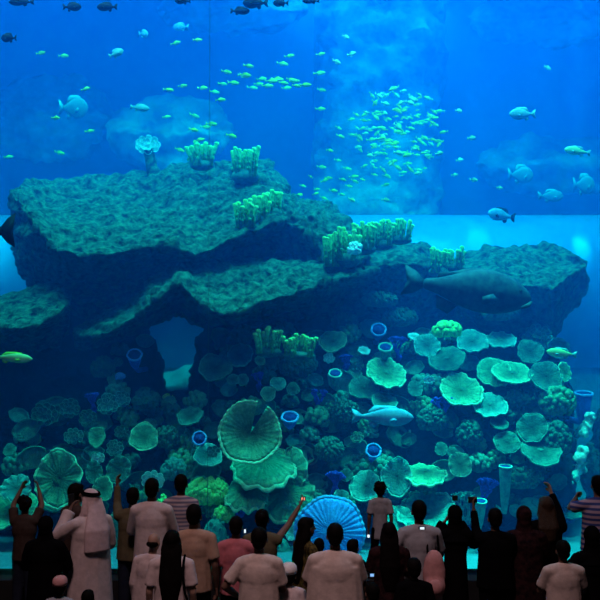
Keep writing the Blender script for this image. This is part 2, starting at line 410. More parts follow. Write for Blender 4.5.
bgrock('background_boulder', 552, 165, 150, 60, 24.8, 'low faint rock bulge on the far wall above the tunnel at right', 15)
# ------------------------------------------------------------------ corals
def cm(name, c1, c2, sc=7, rough=.8, bump=.6, bs=30): return mat(name, c1, c2, rough, sc * 1.7, bump, bs, 0.15)
PLG = cm('plate_green', (0.13, 0.46, 0.27), (0.05, 0.24, 0.17)); PLR = cm('plate_rim_green', (0.42, 0.85, 0.55), (0.25, 0.62, 0.42))
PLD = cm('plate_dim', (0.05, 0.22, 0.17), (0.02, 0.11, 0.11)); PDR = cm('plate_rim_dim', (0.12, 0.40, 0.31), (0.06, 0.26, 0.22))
PLT = cm('plate_teal', (0.08, 0.38, 0.34), (0.03, 0.2, 0.22)); PTR = cm('plate_rim_teal', (0.26, 0.72, 0.62), (0.15, 0.5, 0.45))
DOM = cm('dome_blue', (0.10, 0.36, 1.0), (0.07, 0.28, 0.9), 5)
BLU = cm('blue_coral', (0.06, 0.22, 0.95), (0.03, 0.12, 0.65), 5); BLR = cm('blue_rim', (0.2, 0.5, 1.0), (0.12, 0.36, 0.95), 5)
PAL = cm('pale_coral', (0.45, 0.85, 0.85), (0.22, 0.6, 0.65)); PAR = cm('pale_rim', (0.7, 0.98, 0.95), (0.5, 0.9, 0.9))
YGR = cm('finger_green', (0.10, 0.52, 0.20), (0.03, 0.24, 0.1), 9); YTP = cm('finger_tip', (0.3, 0.9, 0.30), (0.2, 0.75, 0.24), 9)
VIO = cm('violet_coral', (0.08, 0.10, 0.75), (0.04, 0.05, 0.45)); CAV = cm('tube_inside', (0.02, 0.05, 0.30), (0.01, 0.03, 0.2))
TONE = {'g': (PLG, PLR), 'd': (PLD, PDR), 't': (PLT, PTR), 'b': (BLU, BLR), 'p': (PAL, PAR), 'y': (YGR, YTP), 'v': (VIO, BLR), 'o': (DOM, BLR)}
def radial_mat(m):
    # plate colour runs darker at the middle, lighter towards the margin
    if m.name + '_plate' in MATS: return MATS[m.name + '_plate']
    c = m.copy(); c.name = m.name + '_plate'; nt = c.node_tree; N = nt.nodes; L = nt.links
    a = N.new('ShaderNodeAttribute'); a.attribute_name = 'rad_frac'
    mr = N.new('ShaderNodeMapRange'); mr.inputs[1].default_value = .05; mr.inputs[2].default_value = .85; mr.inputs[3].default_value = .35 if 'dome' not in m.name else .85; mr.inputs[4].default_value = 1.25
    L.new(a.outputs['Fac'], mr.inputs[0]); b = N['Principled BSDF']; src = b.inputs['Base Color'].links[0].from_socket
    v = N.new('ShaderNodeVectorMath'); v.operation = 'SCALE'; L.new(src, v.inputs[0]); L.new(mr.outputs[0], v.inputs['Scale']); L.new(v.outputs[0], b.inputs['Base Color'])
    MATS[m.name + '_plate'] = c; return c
def wallY(py):
    T = [(140, 17.5), (290, 17.1), (340, 16.0), (380, 15.3), (460, 14.7), (527, 14.4), (600, 14.2)]
    for (a, A), (b_, B) in zip(T, T[1:]):
        if py <= b_: return A + (B - A) * max(0, py - a) / (b_ - a)
    return 15.0
def frame(el, roll, yaw=0):
    """disc frame: normal faces the viewer hall, lifted by el, then rolled"""
    n = Vector((math.sin(yaw) * math.cos(el), -math.cos(yaw) * math.cos(el), math.sin(el))).normalized()
    x = Vector((math.cos(yaw), math.sin(yaw), 0)); x = Matrix.Rotation(roll, 3, Vector((0, 1, 0))) @ x
    x = (x - n * x.dot(n)).normalized(); y = n.cross(x)
    return x, y, n
def plate(px, py, w_, h_, label, tone='g', roll=0, Y=None, ruf=.05, notch=None, ribs=26, thick=.03, dish=.16, cat='coral', name='plate_coral', group=None, el=None, yaw=None, seed=None, rim=True, out=.55, ribh=.016, lobe=1.0, fun=2.0):
    rnd = random.Random(seed if seed is not None else int(px * 7 + py * 13))
    Yc = Y or (wallY(py) - out)
    rad = w_ / 2 / M2(Yc); asp = h_ / w_
    e = el if el is not None else math.acos(max(.12, min(.97, asp))) * .92
    yw = yaw if yaw is not None else rnd.uniform(-.25, .25)
    ax = 1.0
    if asp > 1: rad = h_ / 2 / M2(Yc); ax = 1 / asp; e = .2
    x, y, n = frame(e, -R(roll), yw)
    c = P(px, py, Yc)
    m1, m2 = TONE[tone]
    ph = [rnd.uniform(0, 6.28) for _ in range(5)]; kk = [rnd.randint(2, 3), rnd.randint(4, 6), rnd.randint(7, 11)]
    if notch: a0, gap = R(notch[0]), R(notch[1])
    else: a0, gap = 0, 0
    NT = 168 if w_ > 40 else 96; NR = 9
    def outline(t): return 1 + lobe * (.05 * math.sin(kk[0] * t + ph[0]) + .035 * math.sin(kk[1] * t + ph[1]) + .02 * math.sin(kk[2] * t + ph[2])) + .008 * math.sin(ribs * t)
    def pt(r, t, top):
        rr = r * outline(t) * rad
        zz = dish * rad * (r ** fun - .5) + ruf * rad * (r ** 4) * math.sin(kk[2] * t + ph[3]) + ribh * rad * math.sin(ribs * t) * r
        zz += .02 * rad * noise.noise(Vector((r * 5 * math.cos(t), r * 5 * math.sin(t), ph[4])))
        th = thick * (1.6 - .7 * r)
        return x * (rr * math.cos(t) * ax) + y * (rr * math.sin(t)) + n * (zz + (th / 2 if top else -th / 2))
    def annulus(r0, r1, nr, close_in, close_out, center):
        b = MB(); cols = NT + (1 if notch else 0); vs = []
        for top in (1, 0):
            for j in range(nr + 1):
                r = r0 + (r1 - r0) * j / nr
                for k in range(cols):
                    t = a0 + gap / 2 + (2 * math.pi - gap) * k / NT
                    vs.append(pt(r, t, top))
        fs = []; S = (nr + 1) * cols
        K = cols if not notch else cols - 1
        for j in range(nr):
            for k in range(K):
                q = (k + 1) % cols
                a_, b_, c_, d_ = j * cols + k, j * cols + q, (j + 1) * cols + q, (j + 1) * cols + k
                fs.append((a_, d_, c_, b_)); fs.append((S + a_, S + b_, S + c_, S + d_))
        for k in range(K):
            q = (k + 1) % cols
            fs.append((nr * cols + k, S + nr * cols + k, S + nr * cols + q, nr * cols + q))
            fs.append((k, q, S + q, S + k))
        if notch:
            for j in range(nr):
                for kk_ in (0, cols - 1):
                    fs.append((j * cols + kk_, (j + 1) * cols + kk_, S + (j + 1) * cols + kk_, S + j * cols + kk_))
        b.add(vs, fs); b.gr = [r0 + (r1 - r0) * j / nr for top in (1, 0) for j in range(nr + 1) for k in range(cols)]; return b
    root = empty(name, c); tag(root, label, cat, group)
    an = annulus(0.02, .93 if rim else 1.0, NR, 1, 1, 1); o = an.build('plate', radial_mat(m1), root)
    at = o.data.attributes.new('rad_frac', 'FLOAT', 'POINT'); at.data.foreach_set('value', an.gr); bm_fix(o.data)
    if rim:
        o = annulus(.93, 1.02, 2, 1, 1, 0).build('rim', m2, root); bm_fix(o.data)
    L_ = max(.35, out + .35)
    b = MB(); b.tube([n * (-dish * rad * .45), -n * .12 * rad + Vector((0, .1, -.05)), Vector((0, L_ * .6, -.12)), Vector((0, L_, -.15))], [rad * .28, rad * .16, rad * .12, rad * .2], 10)
    b.build('stalk', TONE['d'][0] if tone not in 'bo' else BLU, root)
    return root

def clump(px, py, w_, h_, Y, label, nb=12, tone='y', name='finger_coral', seed=0, lean=.12, fat=1.0):
    rnd = random.Random(seed + int(px)); k = M2(Y); W = w_ / k; H = h_ / k
    base = P(px, py + h_ / 2, Y); root = empty(name, base); tag(root, label, 'coral')
    b = MB(); b.ell((0, 0.05, 0.0), (W * .52, max(.12, W * .3), H * .22)); b.build('base', TONE['d'][0], root)
    for i in range(nb):
        u = (i + .5) / nb * 2 - 1; yy = rnd.uniform(-.12, .12)
        x0 = u * W * .42; hh = H * rnd.uniform(.72, 1.0) * (1 - .18 * u * u)
        r = W / nb * .72 * fat
        lx = u * W * lean + rnd.uniform(-.02, .02)
        pts = [(x0, yy, -.02), (x0 + lx * .4, yy - .02, hh * .5), (x0 + lx, yy - .04, hh * .97)]
        b = MB(); b.tube(pts, [r * .7, r * .8, r * 1.0], 8)
        for q in range(3):
            z = hh * (.3 + .22 * q); b.ell((x0 + lx * .5 + r * rnd.uniform(-.7, .7), yy - .05, z), (r * .55, r * .5, r * .9), None, 7, 5)
        br = b.build('branch', TONE[tone][0], root)
        b = MB(); b.ell((x0 + lx, yy - .04, hh), (r * 1.15, r * 1.1, r * .8), None, 9, 6)
        b.ell((x0 + lx + r * .6, yy - .06, hh * .96), (r * .6, r * .5, r * .6), None, 7, 5); b.build('tip', TONE[tone][1], br)
    return root

def bush(px, py, w_, h_, label, tone='g', Y=None, nk=70, kr=.13, seed=0, name='knob_coral', out=.4, group=None, flat=.55):
    Yc = Y or (wallY(py) - out); k = M2(Yc); W = w_ / 2 / k; H = h_ / 2 / k; rnd = random.Random(seed + int(px * 3 + py))
    b = MB(); D = max(W, H) * flat
    b.ell((0, 0, 0), (W * .85, D * .9, H * .85))
    for i in range(nk):
        a = math.acos(rnd.uniform(-.75, 1)); t = rnd.uniform(0, 2 * math.pi)
        p = Vector((W * .88 * math.sin(a) * math.cos(t), -abs(D * math.sin(a) * math.sin(t)) * .95, H * .88 * math.cos(a)))
        s = kr * min(W, H) * rnd.uniform(.7, 1.3); b.ell(p, (s, s, s * 1.15), None, 8, 5)
    o = b.build(name, TONE[tone][1 if tone in 'ypb' else 0], loc=P(px, py, Yc)); tag(o, label, 'coral', group)
    return o

def rosette(px, py, w_, h_, label, tone='t', Y=None, n=9, seed=0, out=.5, name='rosette_coral', layers=2, group=None):
    Yc = Y or (wallY(py) - out); k = M2(Yc); W = w_ / 2 / k; H = h_ / 2 / k; rnd = random.Random(seed + int(px * 5 + py))
    m1, m2 = TONE[tone]; b = MB()
    b.ell((0, .12, 0), (W * .5, .2, H * .5), None, 12, 8)
    for l in range(layers):
        rr = 1 - .42 * l; nn = n - 2 * l
        for i in range(nn):
            t = 2 * math.pi * (i + .5 * l) / nn + rnd.uniform(-.15, .15); ctr = Vector((math.cos(t) * W * .58 * rr, -.06 * l, math.sin(t) * H * .58 * rr))
            s = min(W, H) * 1.9 / nn * 1.5 * rr * .75; ww = []
            ex = Vector((math.cos(t + 1.57), 0, math.sin(t + 1.57))); ey = Vector((math.cos(t), -.35, math.sin(t))).normalized(); en = ex.cross(ey)
            rings = []
            for j, (f, lift) in enumerate(((.05, 0), (.5, .02), (.9, -.05), (1.12, -.12), (1.1, -.02), (.6, .08), (.05, .06))):
                rings.append([ctr + ex * (math.cos(q / 14 * 6.283) * s * f) + ey * (math.sin(q / 14 * 6.283) * s * f) + Vector((0, 1, 0)) * (lift * s * 2 + .04 * s * math.sin(q / 14 * 6.283 * 4) * (f > .8)) for q in range(14)])
            b.rings(rings, True, 1 if (i + l) % 1 == 1 else 0)
            b.tube([p + Vector((0, -.0, 0)) for p in rings[3]] + [rings[3][0]], s * .09, 6, mi=1)
    o = b.build(name, [m1, m2], loc=P(px, py, Yc)); tag(o, label, 'coral', group); return o

def tube_sponge(px, py, w_, h_, label, tone='b', Y=None, roll=0, out=.7, face=.45, name='tube_sponge', group=None):
    Yc = Y or (wallY(py) - out); k = M2(Yc); W = w_ / 2 / k; H = h_ / k
    root = empty(name, P(px, py, Yc), 0); tag(root, label, 'sponge', group); m1, m2 = TONE[tone]
    ax = Matrix.Rotation(R(roll), 3, 'Y') @ Vector((0, -face, 1)).normalized(); up = Vector((0, 1, 0))
    def ring(d, r):
        t = ax; u = Vector((1, 0, 0)); u = (u - t * u.dot(t)).normalized(); v = t.cross(u)
        return [t * d + u * (math.cos(q / 20 * 6.283) * r * (1 + .05 * math.sin(q * 1.9))) + v * (math.sin(q / 20 * 6.283) * r) for q in range(20)]
    b = MB(); b.rings([ring(-H * .5, W * .35), ring(-H * .3, W * .6), ring(0, W * .78), ring(H * .3, W * .9), ring(H * .5, W)], True)
    b.rings([ring(H * .502, W * .82), ring(H * .25, W * .66), ring(0, W * .5)], True, 1)
    b.build('tube', [m1, CAV], root)
    b = MB(); b.tube(ring(H * .5, W * .95) + ring(H * .5, W * .95)[:1], W * .14, 8); b.build('rim', m2, root)
    b = MB(); b.tube([ax * (-H * .45), Vector((0, .3, -H * .5)), Vector((0, out + .35, -H * .5))], [W * .4, W * .35, W * .4], 8); b.build('stalk', m1, root)
    return root

def soft(px, py, w_, h_, label, tone='v', Y=None, seed=0, out=.6, name='soft_coral', group=None):
    Yc = Y or (wallY(py) - out); k = M2(Yc); W = w_ / k; H = h_ / k; rnd = random.Random(seed + int(px)); b = MB()
    def grow(p, d, l, r, lv):
        q = p + d * l; b.tube([p, (p + q) / 2 + Vector((rnd.uniform(-.03, .03), 0, 0)), q], [r, r * .85, r * .7], 6)
        if lv == 0: b.ell(q, (r * 1.4,) * 3, None, 7, 5); return
        for _ in range(3):
            e = (d + Vector((rnd.uniform(-.9, .9), rnd.uniform(-.5, .3), rnd.uniform(-.2, .6)))).normalized(); grow(q, e, l * .68, r * .68, lv - 1)
    for i in range(3): grow(Vector((rnd.uniform(-.2, .2) * W, .1, -H / 2)), Vector((rnd.uniform(-.5, .5), -.1, 1)).normalized(), H * .36, W * .075, 3)
    b.tube([(0, .6, -H * .5 - .1), (0, .1, -H / 2)], W * .14, 8)
    o = b.build(name, TONE[tone][0], loc=P(px, py, Yc)); tag(o, label, 'coral', group); return o

# --- bright finger clumps on the ledges
clump(245, 159, 28, 34, 16.9, 'tallest green finger coral clump, standing upright on top of the big slab', 9, seed=1, fat=.95)
clump(202, 152, 24, 26, 17.4, 'rounded green finger coral clump on the slab top, left of the taller one', 9, seed=2, lean=.3, fat=1.2)
clump(246, 214, 22, 26, 15.55, 'lowest clump of three in the slanting row of finger coral on the slab lip', 7, seed=3)
clump(260, 207, 22, 26, 15.75, 'middle clump of three in the slanting row of finger coral on the slab lip', 7, seed=4)
clump(273, 200, 18, 25, 15.95, 'uppermost clump of three in the slanting row of finger coral on the slab lip', 6, seed=5)
clump(333, 250, 20, 32, 15.2, 'finger coral clump hanging at the left end of the mid-reef garden', 7, seed=6)
clump(348, 243, 26, 34, 15.1, 'crowded green finger coral clump beside the pale brain-like cube coral', 8, seed=7)
clump(364, 235, 24, 28, 15.4, 'green finger coral clump third from left in the mid-reef garden', 8, seed=8)
clump(382, 232, 22, 26, 15.7, 'green finger coral clump fourth from left in the mid-reef garden', 8, seed=9)
clump(400, 229, 24, 22, 15.8, 'neat flat-topped finger coral clump at the right end of the mid-reef garden', 8, seed=10)
clump(439, 259, 20, 26, 15.6, 'green finger coral clump just above the grouper tail', 7, seed=11)
clump(456, 257, 20, 22, 15.7, 'green finger coral clump above the grouper back, against the pointed outcrop', 7, seed=12)
clump(268, 339, 26, 26, 14.5, 'left one of two finger coral clumps under the long ledge', 8, seed=13)
clump(299, 345, 32, 22, 14.4, 'right one of two finger coral clumps under the long ledge', 10, seed=14)
bush(355, 249, 16, 14, 'small pale cube-like brain coral in front of the finger coral garden', 'p', Y=14.85, nk=40, kr=.22)
rosette(148, 145, 34, 24, 'pale blue flower-shaped coral above the big slab against open water', 'p', Y=18.4, n=9)
EXTRA_STEM = MB(); EXTRA_STEM.tube([P(148, 148, 18.45), P(152, 168, 18.5), P(156, 180, 18.3)], [.1, .12, .2], 8)
o = EXTRA_STEM.build('rock_stub', ROCK); tag(o, 'short rock stub that carries the pale blue flower coral', 'rock')

# --- plate corals
PL = [
 (250, 433, 62, 60, 'large round green plate coral with a wedge-shaped notch in its upper edge', 'g', dict(notch=(66, 20), dish=.42, ruf=.02, ribs=30, Y=13.75, out=1.2, ribh=.012, lobe=.45, fun=1.1, el=.18, roll=0, yaw=0)),
 (264, 464, 66, 27, 'wide ruffled green shelf coral directly under the notched round plate', 'g', dict(ruf=.05, roll=10, Y=14.15, dish=-.3)),
 (290, 471, 34, 46, 'upright ruffled green plate coral behind the right end of the wide shelf', 'g', dict(ruf=.1, Y=14.35, dish=-.2)),
 (247, 493, 46, 20, 'small ruffled green shelf coral at the lower left of the shelf stack', 'g', dict(ruf=.1, roll=-6, Y=14.05, dish=-.3)),
 (287, 495, 54, 42, 'lowest ruffled green plate coral of the stack, by the raised hand', 'g', dict(ruf=.1, roll=24, Y=14.25, dish=-.3)),
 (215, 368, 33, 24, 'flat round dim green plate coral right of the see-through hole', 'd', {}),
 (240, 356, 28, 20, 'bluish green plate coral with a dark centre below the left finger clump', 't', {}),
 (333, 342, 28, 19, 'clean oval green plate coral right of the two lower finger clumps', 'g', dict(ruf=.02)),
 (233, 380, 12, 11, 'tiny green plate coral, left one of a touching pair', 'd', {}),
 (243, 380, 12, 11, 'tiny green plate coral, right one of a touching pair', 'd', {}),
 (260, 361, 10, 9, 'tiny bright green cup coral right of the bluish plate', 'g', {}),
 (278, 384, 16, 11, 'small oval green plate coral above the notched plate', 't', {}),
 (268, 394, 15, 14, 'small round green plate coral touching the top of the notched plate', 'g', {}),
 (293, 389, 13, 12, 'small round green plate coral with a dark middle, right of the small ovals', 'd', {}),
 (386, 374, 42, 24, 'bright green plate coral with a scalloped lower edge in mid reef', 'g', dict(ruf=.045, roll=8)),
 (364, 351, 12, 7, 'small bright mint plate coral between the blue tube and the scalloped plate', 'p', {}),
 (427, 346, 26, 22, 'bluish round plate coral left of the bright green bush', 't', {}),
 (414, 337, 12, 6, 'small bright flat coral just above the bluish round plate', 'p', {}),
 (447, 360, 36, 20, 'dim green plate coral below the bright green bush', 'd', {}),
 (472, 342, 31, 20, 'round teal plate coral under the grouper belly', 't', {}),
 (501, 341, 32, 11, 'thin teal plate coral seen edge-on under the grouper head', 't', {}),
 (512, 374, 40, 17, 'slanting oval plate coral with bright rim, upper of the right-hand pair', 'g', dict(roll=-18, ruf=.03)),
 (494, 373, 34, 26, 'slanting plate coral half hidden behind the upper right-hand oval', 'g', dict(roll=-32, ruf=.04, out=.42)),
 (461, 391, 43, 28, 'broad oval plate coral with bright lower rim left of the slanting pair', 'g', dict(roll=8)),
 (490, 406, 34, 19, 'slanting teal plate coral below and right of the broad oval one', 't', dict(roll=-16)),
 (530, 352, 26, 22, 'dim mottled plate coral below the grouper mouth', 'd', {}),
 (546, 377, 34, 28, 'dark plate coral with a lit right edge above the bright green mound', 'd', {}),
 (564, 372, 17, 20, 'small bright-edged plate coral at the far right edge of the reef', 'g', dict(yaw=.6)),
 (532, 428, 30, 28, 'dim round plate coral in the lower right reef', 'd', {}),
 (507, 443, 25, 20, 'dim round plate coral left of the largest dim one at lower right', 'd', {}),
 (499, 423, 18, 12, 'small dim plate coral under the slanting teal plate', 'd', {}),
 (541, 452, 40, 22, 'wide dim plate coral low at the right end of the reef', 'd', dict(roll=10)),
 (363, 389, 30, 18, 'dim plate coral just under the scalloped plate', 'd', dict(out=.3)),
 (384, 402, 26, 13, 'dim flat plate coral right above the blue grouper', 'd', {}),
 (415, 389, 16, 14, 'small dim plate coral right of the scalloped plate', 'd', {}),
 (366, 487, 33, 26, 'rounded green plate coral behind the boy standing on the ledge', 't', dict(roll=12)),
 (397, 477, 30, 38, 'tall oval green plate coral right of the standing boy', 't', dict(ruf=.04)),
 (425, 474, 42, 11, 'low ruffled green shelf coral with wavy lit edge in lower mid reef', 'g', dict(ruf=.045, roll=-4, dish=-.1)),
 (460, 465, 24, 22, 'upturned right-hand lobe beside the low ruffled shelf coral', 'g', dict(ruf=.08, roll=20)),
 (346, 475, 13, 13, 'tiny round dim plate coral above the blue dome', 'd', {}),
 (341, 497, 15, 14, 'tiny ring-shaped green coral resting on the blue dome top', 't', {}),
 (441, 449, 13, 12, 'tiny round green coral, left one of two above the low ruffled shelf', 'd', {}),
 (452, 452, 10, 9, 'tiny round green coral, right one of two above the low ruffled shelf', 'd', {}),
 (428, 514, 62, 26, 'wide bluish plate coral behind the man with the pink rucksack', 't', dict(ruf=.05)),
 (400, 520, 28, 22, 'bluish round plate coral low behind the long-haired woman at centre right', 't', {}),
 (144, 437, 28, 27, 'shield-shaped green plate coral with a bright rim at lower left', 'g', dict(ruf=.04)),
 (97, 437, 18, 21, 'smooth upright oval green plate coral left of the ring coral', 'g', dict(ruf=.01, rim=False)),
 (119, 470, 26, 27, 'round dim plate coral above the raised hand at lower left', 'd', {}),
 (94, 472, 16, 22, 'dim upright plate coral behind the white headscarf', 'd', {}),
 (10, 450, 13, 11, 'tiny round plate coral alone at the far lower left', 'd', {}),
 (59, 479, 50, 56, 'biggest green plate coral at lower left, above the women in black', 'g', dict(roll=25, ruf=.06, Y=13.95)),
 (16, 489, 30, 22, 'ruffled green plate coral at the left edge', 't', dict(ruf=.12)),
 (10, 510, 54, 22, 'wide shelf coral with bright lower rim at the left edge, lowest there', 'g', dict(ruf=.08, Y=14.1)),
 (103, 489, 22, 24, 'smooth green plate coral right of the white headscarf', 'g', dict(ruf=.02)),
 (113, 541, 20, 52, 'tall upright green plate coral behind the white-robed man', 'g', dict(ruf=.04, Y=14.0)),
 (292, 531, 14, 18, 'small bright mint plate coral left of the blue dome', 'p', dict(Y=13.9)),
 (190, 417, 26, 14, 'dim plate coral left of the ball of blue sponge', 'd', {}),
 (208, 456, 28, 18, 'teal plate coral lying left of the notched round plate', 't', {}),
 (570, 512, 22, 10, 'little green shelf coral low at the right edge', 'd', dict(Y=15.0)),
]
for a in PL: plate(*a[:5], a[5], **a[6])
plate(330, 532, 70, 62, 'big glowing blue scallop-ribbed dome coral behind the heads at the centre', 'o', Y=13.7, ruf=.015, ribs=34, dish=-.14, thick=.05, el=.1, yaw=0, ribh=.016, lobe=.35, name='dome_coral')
# --- rosettes and ruffles
for a in [
 (108, 404, 26, 26, 'ruffled rosette coral, left half of a double rosette at left', 't', {}),
 (122, 399, 22, 20, 'ruffled rosette coral, right half of a double rosette at left', 't', {}),
 (45, 414, 34, 28, 'leafy ruffled green coral at the far left, left of the lettuce coral', 'd', {}),
 (70, 408, 26, 24, 'leafy green lettuce coral, upper one of three at left', 'd', {}),
 (88, 418, 22, 22, 'leafy green lettuce coral beside the smooth upright oval', 'd', {}),
 (74, 436, 26, 20, 'leafy green lettuce coral, lowest one of three at left', 't', {}),
 (115, 448, 22, 20, 'ring-shaped ruffled coral above the round dim plate', 't', {}),
 (98, 458, 18, 14, 'small bright mint rosette coral left of the ring coral', 'p', {}),
 (153, 480, 30, 24, 'bright mint rosette coral behind the head of the tall man', 'p', {}),
 (122, 432, 20, 16, 'dim rosette coral left of the shield-shaped plate', 'd', {}),
 (213, 455, 20, 26, 'pale teal ruffled coral left of the notched round plate', 't', {}),
 (198, 442, 26, 20, 'ruffled teal coral wrapped round the ball of blue sponge', 't', dict(out=.35)),
 (329, 358, 14, 12, 'small whitish rosette coral left of the mid-reef blue branches', 'p', dict(n=7)),
 (357, 437, 15, 12, 'small bright green star-shaped coral under the blue grouper', 'g', dict(n=6)),
 (429, 380, 14, 11, 'small mint rosette coral right of the scalloped plate', 'p', dict(n=7)),
 (537, 333, 34, 22, 'leafy green coral under the mouth of the big grouper', 'd', {}),
 (288, 506, 26, 12, 'ruffled teal coral at the bottom of the shelf stack', 't', dict(Y=14.1)),
 (118, 362, 12, 10, 'small green ring coral beside the blue vase sponge', 'd', dict(n=6)),
]: rosette(*a[:5], a[5], **a[6])
# --- knobbly bushes and mounds
for a in [
 (447, 330, 30, 17, 'bright green knobbly bush coral under the grouper belly', 'y', dict(nk=80, kr=.26, Y=14.8)),
 (208, 492, 48, 30, 'large bright green pebbly coral mound right of the striped shirt', 'y', dict(nk=170, kr=.15, Y=14.2)),
 (224, 515, 22, 18, 'small bright green pebbly coral mound above the red shirt', 'y', dict(nk=70, kr=.2, Y=14.0)),
 (216, 561, 15, 20, 'small green pebbly coral low between the tan and red shirts', 'y', dict(nk=50, kr=.2, Y=13.6)),
 (557, 402, 38, 32, 'bright green lumpy coral mound at the right end of the reef', 'g', dict(nk=110, kr=.16)),
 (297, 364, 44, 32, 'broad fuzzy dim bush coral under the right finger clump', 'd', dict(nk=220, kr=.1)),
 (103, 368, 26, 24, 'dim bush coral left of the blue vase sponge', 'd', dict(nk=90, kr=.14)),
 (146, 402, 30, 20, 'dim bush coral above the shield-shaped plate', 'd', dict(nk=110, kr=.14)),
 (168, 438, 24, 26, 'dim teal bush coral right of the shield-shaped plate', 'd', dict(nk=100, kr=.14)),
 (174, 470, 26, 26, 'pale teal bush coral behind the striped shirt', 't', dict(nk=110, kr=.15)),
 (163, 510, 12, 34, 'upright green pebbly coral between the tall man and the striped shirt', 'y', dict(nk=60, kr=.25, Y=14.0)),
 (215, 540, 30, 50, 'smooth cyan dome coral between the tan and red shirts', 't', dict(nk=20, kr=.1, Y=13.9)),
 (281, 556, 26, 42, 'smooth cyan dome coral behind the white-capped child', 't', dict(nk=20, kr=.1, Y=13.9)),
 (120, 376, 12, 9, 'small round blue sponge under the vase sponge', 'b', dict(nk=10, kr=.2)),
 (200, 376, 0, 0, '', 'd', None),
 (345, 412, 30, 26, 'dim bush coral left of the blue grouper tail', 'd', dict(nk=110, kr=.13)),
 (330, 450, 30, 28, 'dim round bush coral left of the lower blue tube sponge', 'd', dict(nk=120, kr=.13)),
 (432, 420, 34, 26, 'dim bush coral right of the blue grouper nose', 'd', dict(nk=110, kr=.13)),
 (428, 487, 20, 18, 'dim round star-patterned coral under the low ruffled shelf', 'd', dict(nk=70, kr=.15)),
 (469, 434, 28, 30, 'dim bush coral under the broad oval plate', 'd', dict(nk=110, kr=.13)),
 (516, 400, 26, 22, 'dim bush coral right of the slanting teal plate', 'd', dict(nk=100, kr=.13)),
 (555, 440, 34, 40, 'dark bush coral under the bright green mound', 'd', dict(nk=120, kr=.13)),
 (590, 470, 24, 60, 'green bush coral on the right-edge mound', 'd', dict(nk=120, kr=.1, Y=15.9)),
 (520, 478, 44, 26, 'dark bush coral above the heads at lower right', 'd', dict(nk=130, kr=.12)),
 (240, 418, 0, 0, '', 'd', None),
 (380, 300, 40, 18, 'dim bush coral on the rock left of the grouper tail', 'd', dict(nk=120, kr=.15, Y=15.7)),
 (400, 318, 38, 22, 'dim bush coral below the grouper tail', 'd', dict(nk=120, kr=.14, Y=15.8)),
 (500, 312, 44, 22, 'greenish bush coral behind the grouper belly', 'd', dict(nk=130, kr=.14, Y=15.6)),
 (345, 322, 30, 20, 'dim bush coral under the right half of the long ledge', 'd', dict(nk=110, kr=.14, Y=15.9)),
]:
    if a[6] is not None: bush(*a[:5], a[5], **a[6])
# --- sponges
for a in [
 (135, 361, 15, 20, 'blue vase-shaped tube sponge left of the see-through hole', 'b', dict(roll=8, face=1.2)),
 (378, 334, 15, 17, 'squarish deep blue tube sponge above the scalloped plate', 'b', dict(face=1.7)),
 (373, 454, 15, 17, 'squarish glowing blue tube sponge below the blue grouper', 'b', dict(face=1.7)),
 (290, 422, 17, 13, 'wide blue tube sponge right of the notched round plate', 'b', dict(face=.7)),
 (200, 440, 14, 13, 'round glowing blue sponge with wide mouth left of the notched plate', 'b', dict(face=2.5, out=.8)),
 (335, 379, 13, 15, 'green-rimmed tube sponge in mid reef left of the scalloped plate', 't', dict(face=.8)),
 (385, 353, 14, 15, 'green-rimmed tube sponge just above the scalloped plate', 't', dict(face=.8)),
 (505, 490, 13, 48, 'tall slim green tube sponge above the heads at right', 't', dict(face=.15)),
 (480, 515, 12, 30, 'short pale tube sponge behind the man in black', 't', dict(face=.3)),
 (583, 408, 18, 30, 'smooth blue barrel sponge at the right edge of the reef', 'b', dict(face=.2, Y=15.6)),
]: tube_sponge(*a[:5], a[5], **a[6])
for a in [
 (335, 482, 24, 28, 'branching violet-blue soft coral above the blue dome', 'v', {}),
 (400, 345, 22, 24, 'branching blue soft coral right of the squarish deep blue sponge', 'v', {}),
 (346, 360, 24, 14, 'low branching blue soft coral below the oval plate', 'v', {}),
 (485, 490, 28, 32, 'branching violet-blue soft coral above the man in black', 'v', {}),
 (92, 400, 18, 20, 'small blue soft coral left of the double rosette', 'v', {}),
 (258, 378, 18, 16, 'small blue soft coral above the notched plate', 'v', {}),
 (318, 395, 20, 14, 'faint blue soft coral right of the notched plate', 'v', {}),
 (470, 505, 26, 34, 'pale teal branching soft coral left of the man in black', 't', {}),
 (443, 405, 24, 24, 'faint blue soft coral left of the broad oval plate', 'v', {}),
 (240, 506, 20, 20, 'violet-blue soft coral at the foot of the shelf stack', 'v', {}),
 (270, 352, 0, 0, '', 'v', None),
]:
    if a[6] is not None: soft(*a[:5], a[5], **a[6])
b = MB(); pts = [P(410, 430, 14.8), P(409, 440, 14.75), P(412, 452, 14.8), P(415, 460, 15.1), P(412, 464, 15.6)]
b.tube(pts, [.02, .03, .03, .035, .05], 8); o = b.build('whip_coral', TONE['t'][1]); tag(o, 'thin hooked whip coral under the blue grouper nose', 'coral')
def jag(b, name, m, vox, sm, loc):
    o = fuse(b, name, m, vox, sm, loc=loc)
    for v in o.data.vertices: v.co += v.normal * (.07 * noise.noise(v.co * 7) + .04 * noise.noise(v.co * 17))
    return o
b = MB()
c0 = P(571, 468, 15.2); rnd = random.Random(4)
for i, (x, y, r) in enumerate([(583, 452, 6), (580, 460, 6.5), (576, 468, 6.5), (573, 476, 5), (568, 482, 4.5), (562, 486, 3.5), (584, 470, 3)]):
    b.ell(P(x, y, 15.2 + rnd.uniform(-.1, .1)) - c0, (r / 60, .12, r / 52), None, 12, 8)
b.tube([P(580, 455, 15.3) - c0, P(570, 482, 15.3) - c0, P(568, 505, 15.5) - c0], [.1, .08, .12], 8)
